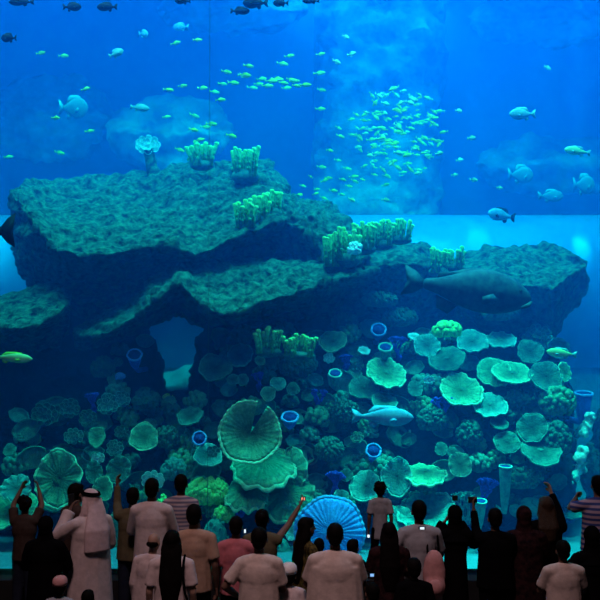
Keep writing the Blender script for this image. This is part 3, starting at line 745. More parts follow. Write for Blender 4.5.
o = jag(b, 'lit_gap_patch', cm('lit_gap_white', (.9, .97, .95), (.7, .85, .85)), .02, 2, loc=c0); tag(o, 'ragged whitish sliver standing in for lit sand at the lower right edge of the reef', 'rock')  # whitish shape added in place of bright lit sand behind a gap
b = MB(); c0 = P(587, 424, 15.4)
for x, y, r in [(590, 418, 5), (587, 425, 4.5), (584, 432, 3.5)]: b.ell(P(x, y, 15.4) - c0, (r / 60, .12, r / 45), None, 12, 8)
b.tube([Vector((0, 0, 0)), Vector((0.05, .8, -.3))], .05, 8)
o = jag(b, 'lit_gap_patch', MATS['lit_gap_white'], .02, 2, loc=c0); tag(o, 'small whitish patch standing in for lit sand above the ragged sliver at the right edge', 'rock')  # second whitish shape added in place of bright lit sand

# --- small encrusting corals and knobs all over the lower reef face
rnd = random.Random(77)
protoP = []
def enc_mesh(k, m):
    b = MB(); r_ = random.Random(k)
    if k % 2:
        for i in range(26):
            a = math.acos(r_.uniform(-.6, 1)); t = r_.uniform(0, 6.28)
            b.ell((.17 * math.sin(a) * math.cos(t), -abs(.12 * math.sin(a) * math.sin(t)), .13 * math.cos(a)), (.045, .045, .05), None, 7, 5)
        b.ell((0, .05, 0), (.15, .14, .12))
    else:
        rg = []
        for f, z in ((.2, .25), (.25, .12), (.7, .02), (1, -.07), (1.03, -.05), (.75, .0), (.2, -.03)):
            rg.append([Vector((math.cos(q / 22 * 6.283) * .2 * f * (1 + .08 * math.sin(q * 1.7 + k)), z + .015 * math.sin(q * 2.1) * (f > .8), math.sin(q / 22 * 6.283) * .15 * f)) for q in range(22)])
        b.rings(rg)
    return b.mesh('encrusting_coral', m)
encs = [enc_mesh(k, [PLD, PDR, PLT, PLD, PDR, PLG][k]) for k in range(6)]
spots = [(a[0], a[1], a[2]) for a in PL]
n = 0
for i in range(2500):
    if n >= 175: break
    px = rnd.uniform(5, 560); py = rnd.uniform(330, 515)
    if px < 90 and py < 395: continue
    if 150 < px < 206 and py < 398: continue
    if any(abs(px - x) < w_ * .42 and abs(py - y) < w_ * .34 for x, y, w_ in spots): continue
    spots.append((px, py, 18)); n += 1
    low = 'left of the notched round plate' if px < 215 else ('at the right end of the reef' if px > 480 else 'in the middle of the reef')
    o = link('encrusting_coral', rnd.choice(encs), loc=P(px, py, wallY(py) - rnd.uniform(.12, .3)))
    s = rnd.uniform(.6, 1.25); o.scale = (s, s, s); o.rotation_euler = (rnd.uniform(-.5, .1), rnd.uniform(-.5, .5), rnd.uniform(-.4, .4))
    tag(o, 'small dim encrusting coral on the dark reef face ' + low, 'coral', 'small encrusting corals ' + low)

# ------------------------------------------------------------------ fish
def fish_mats(name, c1, c2): return mat(name, c1, c2, 0.7, 8, 0.1, 40, 0.1)
F_Y = fish_mats('fish_yellow', (0.45, 0.66, 0.05), (0.3, 0.5, 0.05)); F_YB = fish_mats('fish_belly', (0.5, 0.72, 0.30), (0.35, 0.55, 0.22))
F_S = fish_mats('fish_silver', (0.22, 0.45, 0.45), (0.12, 0.3, 0.32)); F_D = fish_mats('fish_dark', (0.002, 0.006, 0.012), (0.001, 0.004, 0.008))
F_B = fish_mats('fish_blue', (0.12, 0.42, 0.62), (0.06, 0.25, 0.45)); F_G = fish_mats('fish_grouper', (0.016, 0.06, 0.085), (0.004, 0.02, 0.045)); F_F = fish_mats('fish_fin', (0.012, 0.045, 0.06), (0.006, 0.03, 0.045))
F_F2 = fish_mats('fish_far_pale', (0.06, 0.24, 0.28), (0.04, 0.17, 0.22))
EYE = mat('fish_eye', (0.01, 0.01, 0.01), None, 0.1)
BODY = [(0, .02), (.03, .3), (.10, .62), (.22, .92), (.36, 1.0), (.5, .95), (.65, .72), (.8, .42), (.9, .24), (.95, .2)]
def fish_body(L, H, W, bend=0, hump=0, mi=False, prof=BODY):
    """nose at +x, tail towards -x"""
    b = MB(); rg = []
    for t, h in prof:
        x = L * (.5 - t); hh = H / 2 * h; ww = W / 2 * h ** .8; cz = hump * H * math.sin(math.pi * min(1, t * 1.5)) * .1
        yb = bend * math.sin(t * 3.0) * L
        rg.append([Vector((x, yb + ww * math.cos(q / 16 * 6.283), cz + hh * math.sin(q / 16 * 6.283))) for q in range(16)])
    b.rings(rg)
    if mi:
        for i, f in enumerate(b.f):
            z = sum(b.v[k][2] for k in f) / len(f)
            b.mi[i] = 1 if z < -H * .05 else 0
    return b
def fin(b, pts, th=.012, mi=0):
    """pts outline in xz, given thickness"""
    n = len(pts); c = Vector((sum(p[0] for p in pts) / n, 0, sum(p[1] for p in pts) / n))
    vs = [(p[0], 0, p[1]) for p in pts] + [(c.x, th, c.z), (c.x, -th, c.z)]
    b.add(vs, [(k, (k + 1) % n, n) for k in range(n)] + [((k + 1) % n, k, n + 1) for k in range(n)], mi)
def small_fish(m1, m2, L=.26, H=.085, W=.05, bend=0):
    b = fish_body(L, H, W, bend, 0, True)
    yb = bend * math.sin(.95 * 3) * L
    n0 = len(b.v)
    fin(b, [(-L * .42, H * .08), (-L * .62, H * .55), (-L * .55, 0), (-L * .62, -H * .5), (-L * .42, -H * .08)], .006)
    for i in range(n0, len(b.v)): b.v[i] = (b.v[i][0], b.v[i][1] + yb, b.v[i][2])
    fin(b, [(L * .22, H * .42), (L * .05, H * .72), (-L * .25, H * .5), (-L * .3, H * .3)], .005)
    fin(b, [(L * .02, -H * .4), (-L * .1, -H * .66), (-L * .28, -H * .35)], .005)
    for s in (-1, 1): b.ell((L * .4, s * W * .27, H * .1), (.006, .004, .006), None, 6, 5)
    return b
FM = [small_fish(F_Y, F_YB, .26, .085, .05, x).mesh('schooling_fish', [F_Y, F_YB]) for x in (0, .05, -.05, .03)]
SCH = [small_fish(F_S, F_S, .24, .11, .05, x).mesh('schooling_fish', [F_YB, F_S]) for x in (0, .05)]
ORD = 'first second third fourth fifth sixth seventh eighth ninth tenth eleventh twelfth thirteenth fourteenth fifteenth sixteenth seventeenth eighteenth nineteenth twentieth'.split()
ORD += ['twenty-' + q for q in ORD[:9]] + ['thirtieth']
def ranked(pts):
    od = sorted(range(len(pts)), key=lambda i: pts[i][0]); rk = {i: r_ for r_, i in enumerate(od)}; n = len(pts)
    return [(p[0], p[1], (ORD[rk[i]] + ' from the left') if rk[i] < n / 2 else (ORD[n - 1 - rk[i]] + ' from the right')) for i, p in enumerate(pts)]
def put_fish(px, py, Y, size, ang, yaw, label, group, rnd, meshes=FM, name='schooling_fish', tilt=None):
    o = link(name, rnd.choice(meshes), loc=P(px, py, Y))
    s = .88 * size / M2(Y) / .29; o.scale = (s, s, s); o.rotation_euler = (rnd.uniform(-.15, .15), ang, yaw)
    return tag(o, label, 'fish', group)
rnd = random.Random(5)
dense = 0
while dense < 175:
    a = rnd.uniform(0, 6.28); r_ = rnd.random() ** .6
    px = 398 + math.cos(a) * r_ * 48; py = 132 + math.sin(a) * r_ * 46
    if px < 370 and py < 112 and rnd.random() < .7: continue
    if px > 420 or py > 120 or rnd.random() < .75:
        put_fish(px, py, rnd.uniform(16.5, 20), rnd.uniform(5.5, 12.5), rnd.uniform(-.2, .85), rnd.uniform(-.5, .5) + (math.pi if rnd.random() < .25 else 0),
                 'small yellow-green fish in the dense school before the pale rock pillar', 'dense yellow school', rnd, FM + SCH[:1]); dense += 1
for px, py, rk in ranked([(227, 72), (246, 75), (249, 66), (223, 84), (234, 83), (253, 88), (259, 84), (272, 81), (268, 86), (284, 83), (287, 88), (295, 81), (297, 86), (306, 85), (290, 56), (283, 64), (320, 73), (322, 90), (321, 109), (321, 54), (215, 92), (221, 100), (203, 88), (212, 124), (206, 127), (262, 79), (278, 79), (232, 136), (244, 76), (292, 80)]):
    put_fish(px, py, rnd.uniform(16, 19), rnd.uniform(11, 15), rnd.uniform(-.1, .25), rnd.uniform(-.3, .3), 'yellow-striped fish in the loose line at upper centre, ' + rk, 'loose line of yellow fish', rnd)
for px, py, rk in ranked([(305, 185), (312, 178), (318, 188), (326, 182), (334, 190), (315, 195), (323, 197), (330, 176), (341, 196), (350, 188), (357, 183), (343, 180), (337, 127), (340, 137), (352, 121), (337, 160), (323, 167), (365, 167), (375, 175), (385, 183), (355, 176), (311, 200), (300, 196), (362, 178), (348, 170), (330, 150)]):
    put_fish(px + rnd.uniform(-2, 2), py + rnd.uniform(-2, 2), rnd.uniform(16.8, 19), rnd.uniform(8, 12), rnd.uniform(-.3, .4), rnd.uniform(-.8, .8), 'yellow-green fish over the knobbly rock shoulder, ' + rk + ' of that group', 'yellow fish over the rock shoulder', rnd)
for px, py, rk in ranked([(176, 43), (86, 89), (64, 56), (41, 53), (56, 118), (90, 131), (167, 117), (169, 90), (183, 86), (195, 116), (9, 157), (60, 153), (198, 40), (194, 130), (200, 140), (180, 150)]):
    put_fish(px, py, rnd.uniform(15.5, 19), rnd.uniform(11, 14), rnd.uniform(-.2, .3), rnd.uniform(-.4, .4), 'scattered yellow-backed fish at upper left, ' + rk + ' of them', 'scattered yellow fish at upper left', rnd)
for px, py, rk in ranked([(472, 138), (459, 111), (346, 37), (352, 54), (337, 62), (352, 200), (431, 116), (500, 188), (474, 180), (548, 68), (460, 160), (455, 175), (386, 200)]):
    put_fish(px, py, rnd.uniform(16, 19), rnd.uniform(9, 13), rnd.uniform(-.2, .5), rnd.uniform(-.6, .6), 'small pale stray fish at upper right, ' + rk + ' of the strays', 'stray pale fish at upper right', rnd, SCH)

def big_fish(name, px, py, Lpx, Hpx, Y, label, m, mf, ang=0, flip=False, bend=0, hump=0, yaw=0, wide=.55, parts=True, prof=BODY, eye=True, finh=1.0, tailh=1.0):
    k = M2(Y); L = Lpx / k / 1.12; H = Hpx / k
    root = empty(name, P(px, py, Y)); tag(root, label, 'fish')
    root.rotation_euler = (0, ang, yaw + (math.pi if flip else 0))
    body = fish_body(L, H, H * wide, bend, hump, prof=prof)
    # rounder, finer surface
    bo = body.build('body', m, root); sm = bo.modifiers.new('s', 'SUBSURF'); sm.levels = 1; sm.render_levels = 2
    yb = bend * math.sin(.95 * 3) * L; t = max(.012, H * .02)
    b = MB(); fin(b, [(p[0], p[1] * tailh) for p in [(-L * .43, H * .1), (-L * .52, H * .3), (-L * .62, H * .42), (-L * .6, H * .15), (-L * .585, 0), (-L * .6, -H * .15), (-L * .62, -H * .38), (-L * .52, -H * .28), (-L * .43, -H * .1)]], t * .6)
    b.v = [(v[0], v[1] + yb, v[2]) for v in b.v]; b.build('tail_fin', mf, root)
    b = MB(); fin(b, [(L * .25, H * .40), (L * .18, H * (.46 + .1 * finh)), (L * .05, H * (.5 + .1 * finh)), (-L * .1, H * (.42 + .18 * finh)), (-L * .22, H * (.28 + .3 * finh)), (-L * .32, H * .3), (-L * .33, H * .15), (0, H * .4)], t * .6); b.build('dorsal_fin', mf, root)
    b = MB(); fin(b, [(-L * .12, -H * .36), (-L * .2, -H * .58), (-L * .3, -H * .48), (-L * .32, -H * .2)], t); b.build('anal_fin', mf, root)
    for s in (-1, 1):
        b = MB(); fin(b, [(0, 0), (-L * .06, H * .1), (-L * .15, 0), (-L * .14, -H * .16), (-L * .04, -H * .14)], t * .8)
        o = b.build('pectoral_fin', mf, root, (L * .2, s * H * wide * .5, -H * .12)); o.rotation_euler = (-s * .15, 0, -s * .2)
        b = MB(); b.ell((L * .385, s * H * wide * .29, H * .13), (H * .035, H * .02, H * .035), None, 10, 7); b.build('eye', EYE, root)
    return root
GP = [(0, .03), (.015, .22), (.06, .44), (.14, .70), (.25, .90), (.38, 1.0), (.5, .95), (.64, .72), (.78, .42), (.88, .27), (.95, .25)]
gr = big_fish('grouper', 474, 291, 130, 46, 13.8, 'huge dark blue grouper gliding past the upper right reef', F_G, F_G, ang=.15, prof=GP, hump=.3, wide=.5, finh=.2, tailh=.85)
b = MB(); L = 130 / M2(13.8) / 1.12; H = 46 / M2(13.8)
b.tube([(L * .495, -.05, -H * .06), (L * .46, -.14, -H * .15), (L * .40, -.19, -H * .22)], [.02, .035, .02], 8); b.build('lower_lip', F_F, gr)
big_fish('grouper', 386, 417, 62, 19, 13.5, 'medium light blue grouper swimming right in front of the mid reef', F_B, F_B, ang=.02, wide=.45)
big_fish('trevally', 521, 114, 27, 12, 16, 'silver oval fish swimming left in open water at upper right', F_S, F_S, flip=True)
big_fish('trevally', 576, 151, 27, 9, 16, 'silver green fish near the right edge in open water', F_YB, F_S, ang=-.15, flip=True)
big_fish('reef_fish', 500, 215, 28, 13, 16, 'dark oval fish just above the tunnel at right', F_B, F_D, flip=True, ang=-.2)
big_fish('reef_fish', 117, 53, 16, 8, 16.5, 'small pale fish rising steeply in the upper left water', F_S, F_S, ang=-.45)
big_fish('reef_fish', 144, 34, 10, 8, 17, 'tiny faint pale fish below the dark fish at upper left', F_B, F_B)
big_fish('reef_fish', 180, 27, 16, 8, 17.5, 'faint bluish fish in open water at the top left centre', F_B, F_B, flip=True)
big_fish('reef_fish', 141, 108, 20, 7, 17, 'slender silver fish above the pale blue flower coral', F_S, F_S, ang=.1)
for px, py, l, h, lab in [(73, 7, 19, 9, 'dark silhouetted fish, left one of the close pair at the top left'), (106, 7, 21, 9, 'dark silhouetted fish, right one of the close pair at the top left'),
        (182, 1, 16, 7, 'dark silhouetted fish cut by the top edge above the loose yellow line'), (8, 38, 16, 9, 'dark fish at the upper left edge'), (20, 2, 26, 8, 'dark fish cut by the top left corner'),
        (254, 3, 26, 12, 'dark fish at the top edge, big one near the top centre'), (241, 11, 20, 8, 'dark fish just under the big dark one at top centre'), (280, 3, 16, 8, 'dark fish at the top edge right of the big dark one'), (310, 1, 18, 6, 'dark fish cut by the top edge at the middle')]:
    big_fish('reef_fish', px, py, l, h, 14.6, lab, F_D, F_D, flip=px % 2 == 0)
big_fish('batfish', -32, 231, 86, 44, 13.6, 'large black fish mostly cut off by the left edge', F_D, F_D, flip=True, wide=.3)
big_fish('cichlid', 167, 397, 11, 6, 15.4, 'tiny golden fish below the see-through hole', F_YB, F_Y, flip=True)
big_fish('parrotfish', 560, 353, 31, 9, 14.3, 'pale green slender fish at the right edge of the reef', F_YB, F_S, ang=-.12, flip=True)
big_fish('wrasse', 14, 358, 42, 10, 13.6, 'bright green slender fish entering at the left edge', F_YB, F_Y, ang=.06, flip=False)
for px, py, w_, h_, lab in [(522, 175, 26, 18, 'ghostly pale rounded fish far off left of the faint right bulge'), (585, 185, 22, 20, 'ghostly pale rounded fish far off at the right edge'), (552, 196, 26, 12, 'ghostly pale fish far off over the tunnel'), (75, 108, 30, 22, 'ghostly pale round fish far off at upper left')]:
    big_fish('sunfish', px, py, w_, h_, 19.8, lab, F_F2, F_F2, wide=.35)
#PART3
# ------------------------------------------------------------------ people
SKIN = mat('skin_brown', (0.17, 0.09, 0.065), (0.14, 0.075, 0.055), 0.55, 5, 0.1, 60, 0.3); SKL = mat('skin_tan', (0.40, 0.24, 0.18), (0.34, 0.20, 0.15), 0.55, 5, 0.1, 60, 0.3)
HAIRM = mat('black_hair', (0.005, 0.004, 0.004), (0.003, 0.002, 0.002), 0.7, 12, 0.15, 30, 0.05); HAIRB = mat('brown_hair', (0.045, 0.022, 0.01), (0.025, 0.012, 0.006), 0.5, 30, 0.5, 80, 0.3)
def cloth(name, c, c2=None, sc=14, wave=None): return mat('cloth_' + name, c, c2 or [x * .8 for x in c], 0.95, sc, 0.15, 12, 0.0, wave=wave)
BLACK = cloth('black', (0.004, 0.004, 0.005)); WHITE = cloth('white', (0.72, 0.68, 0.68)); PINKW = cloth('pinkish_white', (0.62, 0.50, 0.50)); CREAM = cloth('cream', (0.62, 0.50, 0.46))
TAN = cloth('tan', (0.42, 0.27, 0.20)); RED = cloth('rose_red', (0.50, 0.15, 0.18)); OLIVE = cloth('olive', (0.12, 0.10, 0.06)); GREY = cloth('grey', (0.34, 0.34, 0.38))
STRIPE = cloth('grey_pink_stripe', (0.44, 0.34, 0.36), (0.15, 0.14, 0.22), 6.5, 'Z'); BSTRIPE = cloth('blue_pink_stripe', (0.36, 0.26, 0.34), (0.04, 0.06, 0.20), 5.0, 'Z')
PRINT = cloth('dark_olive_print', (0.14, 0.10, 0.03), (0.015, 0.015, 0.01), 22); DBROWN = cloth('dark_brown', (0.06, 0.04, 0.035)); DENIM = cloth('dark_denim', (0.02, 0.025, 0.045)); MAROON = cloth('maroon_print', (0.035, 0.014, 0.016), (0.008, 0.005, 0.007), 18)
SHOE = mat('shoe_dark', (0.02, 0.018, 0.016), None, 0.5); RUCK = cloth('pink_canvas', (0.60, 0.30, 0.30)); DEV = mat('device_black', (0.02, 0.02, 0.022), None, 0.35)
ARMS = {'down': ((.05, -.03, -.27), (.06, .05, -.52)), 'hold': ((.07, .10, -.25), (-.06, .30, -.10)), 'face': ((.10, .20, -.14), (-.07, .27, .10)), 'high': ((.06, .14, .20), (-.02, .24, .42)),
        'hip': ((.16, -.02, -.22), (.03, .13, -.36)), 'fold': ((.06, .06, -.27), (-.12, .24, -.24)), 'up': ((.14, .10, .20), (.12, .16, .44)), 'out': ((.17, .12, .10), (.34, .20, .30)), 'chest': ((.08, .06, -.27), (-.05, .30, -.20))}
def person(px, top, H, label, rz=0, sx=1.0, top_m=PINKW, bot_m=DENIM, skin=SKIN, hair='short', hair_m=None, armL='down', armR='down', sleeve='short', outfit='shirt', on_ledge=False, lean=0, dx=0, headyaw=0, nod=0, child=False, build=1.0, cap=None, hem=.86, Yf=None, stance=.1):
    hair_m = hair_m or HAIRM
    if on_ledge: Y = 11.87; z0 = .46; H = P(px, top, Y).z - z0
    else:
        z0 = 0; Y = 10.0
        for _ in range(20): Y += (P(px, top, Y).z - H) * 6
        if Yf: Y = Yf
    X = P(px, top, Y).x + dx
    s = H / 1.75
    root = empty('person', (X, Y, z0), R(rz)); tag(root, label, 'person')
    hs = 1.0 if not child else 1.22 / (1 + (s - .6) * .3)
    ln = R(lean)
    def B(x, y, z):                                              # body space, leaning sideways from the hip
        x *= sx
        if z > .95: x += math.sin(ln) * (z - .95)
        return Vector((x, y, z)) * s
    def V(r): return tuple(q * s for q in r)
    bw = build
    SH = .175
    def torso(b, g, z_lo=None):
        b.ell(B(0, 0, .96), V(((.155 + g) * bw, (.115 + g) * bw, .13 + g)))
        b.ell(B(0, 0, 1.12), V(((.14 + g) * bw, (.10 + g) * bw, .17 + g)))
        b.ell(B(0, -.005, 1.29), V(((.165 + g) * bw, (.112 + g) * bw, .19 + g)))
        b.tube([B(-SH + .03, -.01, 1.41), B(0, -.015, 1.435), B(SH - .03, -.01, 1.41)], V((.055 + g, .065 + g, .055 + g)), 12, round_=True)
    arms = {}
    for sd, nm in ((-1, armL), (1, armR)):
        e, w_ = ARMS[nm] if isinstance(nm, str) else nm
        sh = B(sd * SH, -.01, 1.405)
        arms[sd] = (sh, sh + Vector((sd * e[0], e[1], e[2])) * s, sh + Vector((sd * w_[0], w_[1], w_[2])) * s)
    # -- body: one continuous skin
    b = MB(); torso(b, 0)
    b.tube([B(0, -.005, 1.42), B(0, .01, 1.56)], V((.058, .05)), 12, round_=True)
    hy = R(headyaw); hc = B(0, .015, 1.635)
    HR = Matrix.Rotation(hy, 3, 'Z') @ Matrix.Rotation(R(nod), 3, 'X')
    def HP(x, y, z): return hc + HR @ (Vector((x, y, z)) * s * hs)
    def HE(bb, c, r): bb.ell(HP(*c), tuple(q * s * hs for q in r), HR, 16, 12)
    HE(b, (0, -.012, .022), (.074, .092, .092)); HE(b, (0, .022, -.035), (.058, .066, .078)); HE(b, (0, .05, -.085), (.03, .03, .026))
    b.tube([HP(0, .085, .015), HP(0, .108, -.025)], V((.009, .014)), 8, round_=True)
    HE(b, (0, .082, -.058), (.024, .012, .009)); HE(b, (0, .076, .035), (.05, .014, .010))
    for sd in (-1, 1): HE(b, (sd * .076, -.005, -.012), (.010, .020, .032))
    for sd in (-1, 1):
        st = stance
        b.tube([B(sd * .085, 0, .95), B(sd * (.09 + st * .1), .012, .50), B(sd * (.085 + st * .25), -.02, .09)], V((.088 * bw, .056, .04)), 12, round_=True)
        b.tube([B(sd * (.085 + st * .25), -.025, .085), B(sd * (.088 + st * .25), -.03, .045)], V((.04, .038)), 10, round_=True)
        b.tube([B(sd * (.088 + st * .25), -.03, .036), B(sd * (.10 + st * .25), .10, .032), B(sd * (.105 + st * .25), .16, .026)], V((.034, .036, .024)), 10, round_=True)
        sh, el, wr = arms[sd]
        b.tube([sh, (sh + el) / 2, el], V((.052, .046, .038)), 12, round_=True); b.tube([el, (el + wr) / 2, wr], V((.038, .035, .024)), 12, round_=True)
        d = (wr - el).normalized(); n_ = Vector((sd, .2, 0)); n_ = (n_ - d * n_.dot(d)).normalized(); u = d.cross(n_).normalized() * sd
        if u.y < 0 and abs(d.z) > .5: u = -u
        cs = s * (1.1 if child else 1)
        for q in (-1, -.33, .33, 1):                              # palm and four fingers, then the thumb
            kn = wr + (d * .085 + u * q * .032) * cs
            b.tube([wr + d * .01 * s + u * q * .016 * cs, kn], (.014 * cs, .0125 * cs), 8, round_=True)
            fl = (.062, .074, .070, .052)[int((q + 1) * 1.5 + .1)] * cs
            m_ = kn + (d * .88 - n_ * .4).normalized() * fl * .5; b.tube([kn, m_, m_ + (d * .55 - n_ * .83).normalized() * fl * .5], (.0105 * cs, .0098 * cs, .0085 * cs), 7, round_=True)
        t0 = wr + (d * .03 + u * .03) * cs; t1 = t0 + (d * .6 + u * .7 - n_ * .3).normalized() * .035 * cs
        b.tube([wr + d * .015 * cs, t0, t1, t1 + (d * .9 + u * .1 - n_ * .4).normalized() * .03 * cs], (.014 * cs, .0135 * cs, .0115 * cs, .009 * cs), 8, round_=True)
    body = fuse(b, 'body', skin, .0085, 3, root)
    for sd in (-1, 1):
        b = MB(); HE(b, (sd * .030, .078, .012), (.012, .010, .010)); b.build('eye', EYE, root)
        b = MB(); x = .088 + st * .25
        b.tube([B(sd * x, -.05, .045), B(sd * (x + .008), .06, .045), B(sd * (x + .018), .165, .034)], V((.044, .050, .036)), 12, round_=True)
        b.box(B(sd * x - .045, -.09, 0), B(sd * x + .055, .19, .022)); b.build('shoe', SHOE, root)
    # -- clothes
    g = .02
    def skirt(bb, z1, r1, z0_, r0):
        rg = []
        for i in range(9):
            f = i / 8; z = z1 + (z0_ - z1) * f; rx = r1[0] + (r0[0] - r1[0]) * f; ry = r1[1] + (r0[1] - r1[1]) * f
            rg.append([B(math.cos(q / 32 * 6.283) * rx * (1 + .05 * f * math.sin(q * 1.37 * 2)), math.sin(q / 32 * 6.283) * ry * (1 + .06 * f * math.sin(q * 1.9)), z) for q in range(32)])
        bb.rings(rg)
    b = MB(); torso(b, g)
    b.tube([B(0, -.01, 1.42), B(0, -.002, 1.49)], V((.078, .066)), 12)
    wide = .02 if outfit in ('robe', 'abaya') else 0
    for sd in (-1, 1):
        sh, el, wr = arms[sd]
        if sleeve == 'short': m_ = sh.lerp(el, .78); b.tube([sh, sh.lerp(el, .4), m_], V((.066, .068, .072)), 12)
        elif sleeve == 'none': pass
        else:
            b.tube([sh, sh.lerp(el, .5), el], V((.068, .062 + wide, .056 + wide)), 12, round_=True)
            b.tube([el - (wr - el) * .02, el.lerp(wr, .5), el.lerp(wr, .96)], V((.055 + wide, .048 + wide, .040 + wide * 1.6)), 12)
        b.ell(sh, V((.068, .066, .066)))
    if outfit in ('robe', 'abaya'):
        skirt(b, 1.36, ((.165) * bw, (.118) * bw), .07, (.235 * bw, .20)); nmn = 'robe'
    elif outfit == 'dress':
        skirt(b, 1.30, (.155 * bw, .115 * bw), .52, (.25 * bw, .20)); nmn = 'dress'
    else:
        skirt(b, 1.36, ((.150 + g) * bw, (.10 + g) * bw), hem, ((.180 + g) * bw, (.130 + g) * bw)); nmn = 'shirt'
    fuse(b, nmn, top_m, .013, 4, root)
    if outfit not in ('robe', 'abaya'):
        b = MB(); b.ell(B(0, 0, .95), V((.165 * bw, .125 * bw, .12)))
        for sd in (-1, 1):
            b.tube([B(sd * .085, 0, .93), B(sd * (.088 + st * .1), .01, .52), B(sd * (.085 + st * .25), -.018, .10)], V((.104 * bw, .078, .066)), 14)
        fuse(b, 'trousers', bot_m, .013, 3, root)
    # -- hair and headwear
    b = MB()
    if hair in ('short', 'long', 'bun', 'curly', 'pony', 'bob'):
        HE(b, (0, -.026, .036), (.084, .098, .096)); HE(b, (0, -.055, -.02), (.070, .062, .070))
        if hair == 'short': HE(b, (0, .02, .075), (.066, .062, .046))
        else: HE(b, (0, .015, .07), (.075, .07, .05))
    if hair == 'curly':
        rr = random.Random(int(px))
        for _ in range(34):
            a = math.acos(rr.uniform(-.5, 1)); t = rr.uniform(0, 6.28); HE(b, (.088 * math.sin(a) * math.cos(t), -.03 + .09 * math.sin(a) * math.sin(t) * (1 if math.sin(t) < 0 else .5), .04 + .098 * math.cos(a)), (.026, .026, .026))
    if hair in ('long', 'bob'):
        L_ = .44 if hair == 'long' else .17
        b.tube([HP(0, -.04, .03), HP(0, -.075, -.10), hc + Vector((0, -.115, -.14 - L_ * .5)) * s, hc + Vector((0, -.125, -.14 - L_)) * s], V((.092, .108, .125, .085)), 16, sq=.5, up=Vector((0, 1, 0)), round_=True)
        for sd in (-1, 1): b.tube([HP(sd * .06, -.03, .03), HP(sd * .078, -.04, -.08), HP(sd * .075, -.065, -.2)], V((.035, .036, .022)), 9, round_=True)
    if hair == 'bun': HE(b, (0, -.125, .055), (.042, .040, .042))
    if hair == 'pony': b.tube([HP(0, -.11, .04), HP(0, -.16, -.03), HP(0, -.16, -.2), HP(0, -.14, -.3)], V((.03, .042, .036, .014)), 10, round_=True)
    if hair == 'bald':
        HE(b, (0, -.045, -.02), (.079, .068, .045))
    if hair == 'scarf':
        HE(b, (0, -.012, .025), (.092, .106, .108)); HE(b, (0, -.02, -.05), (.085, .085, .09))
        b.tube([HP(0, -.02, -.06), hc + Vector((0, -.02, -.18)) * s, hc + Vector((0, -.03, -.30)) * s], V((.085, .115, .185)), 18, sq=.72, up=Vector((0, 1, 0)))
        fuse(b, 'headscarf', hair_m, .011, 4, root)
    elif hair == 'ghutra':
        HE(b, (0, -.005, .032), (.092, .110, .100)); HE(b, (0, -.03, -.02), (.090, .085, .09))
        b.tube([HP(0, -.06, .02), HP(0, -.10, -.10), hc + Vector((0, -.15, -.30)) * s, hc + Vector((0, -.15, -.52)) * s], V((.088, .105, .145, .15)), 18, sq=.42, up=Vector((0, 1, 0)))
        for sd in (-1, 1): b.tube([HP(sd * .075, .0, .02), HP(sd * .09, -.01, -.12), hc + Vector((sd * .12, .02, -.27)) * s], V((.03, .045, .055)), 10, round_=True)
        fuse(b, 'headscarf', hair_m, .010, 4, root)
        b = MB(); b.tube([HP(math.cos(q / 24 * 6.283) * .088, -.008 + math.sin(q / 24 * 6.283) * .106, .075 + .01 * math.sin(q / 24 * 6.283)) for q in range(25)], V((.011,) * 25), 8)
        b.tube([HP(math.cos(q / 24 * 6.283) * .080, -.008 + math.sin(q / 24 * 6.283) * .098, .093 + .01 * math.sin(q / 24 * 6.283)) for q in range(25)], V((.011,) * 25), 8); b.build('head_cord', BLACK, root)
    else: fuse(b, 'hair', hair_m, .009, 3, root)
    if cap:
        b = MB(); b.rings([[HP(math.cos(q / 24 * 6.283) * r_ * .090, -.012 + math.sin(q / 24 * 6.283) * r_ * .108, z) for q in range(24)] for r_, z in ((1.02, .035), (1.04, .07), (.97, .11), (.72, .138), (.3, .149), (.05, .151))])
        if cap[1]: b.tube([HP(-.06, .085, .045), HP(0, .15, .035), HP(.06, .085, .045)], V((.012, .016, .012)), 10, sq=1)
        b.build('cap', cap[0], root)
    M_ = Matrix.Rotation(R(rz), 4, 'Z')
    out = {sd: root.location + (M_ @ (arms[sd][2] + (arms[sd][2] - arms[sd][1]).normalized() * .075 * s)) for sd in (-1, 1)}
    return root, out
def device(name, loc, rz, size, label, screen=None, cat=None, glow=0.0, lens=True, tilt=0):
    root = empty(name, loc, R(rz)); root.rotation_euler = (R(tilt), 0, R(rz)); tag(root, label, cat or name)
    sx_, sy_, sz_ = size; b = MB(); b.box((-sx_ / 2, -sy_ / 2, -sz_ / 2), (sx_ / 2, sy_ / 2, sz_ / 2)); o = b.build('case', DEV, root, smooth=False)
    bv = o.modifiers.new('b', 'BEVEL'); bv.width = min(size) * .2; bv.segments = 2
    if lens:
        b = MB(); b.tube([(0, sy_ / 2, 0), (0, sy_ / 2 + .025, 0)], [sz_ * .35, sz_ * .32], 16); b.build('lens', DEV, root)
    if screen:
        b = MB(); b.box((-sx_ * .3, -sy_ / 2 - .002, -sz_ * .38), (sx_ * .3, -sy_ / 2, sz_ * .38))
        b.build('screen', mat('lit_screen_%s' % screen, (.5, .5, .5), None, .4, emit=dict(white=(.7, .9, 1), blue=(.2, .5, 1), red=(1, .25, .15))[screen], estr=glow), root, smooth=False)
    return root

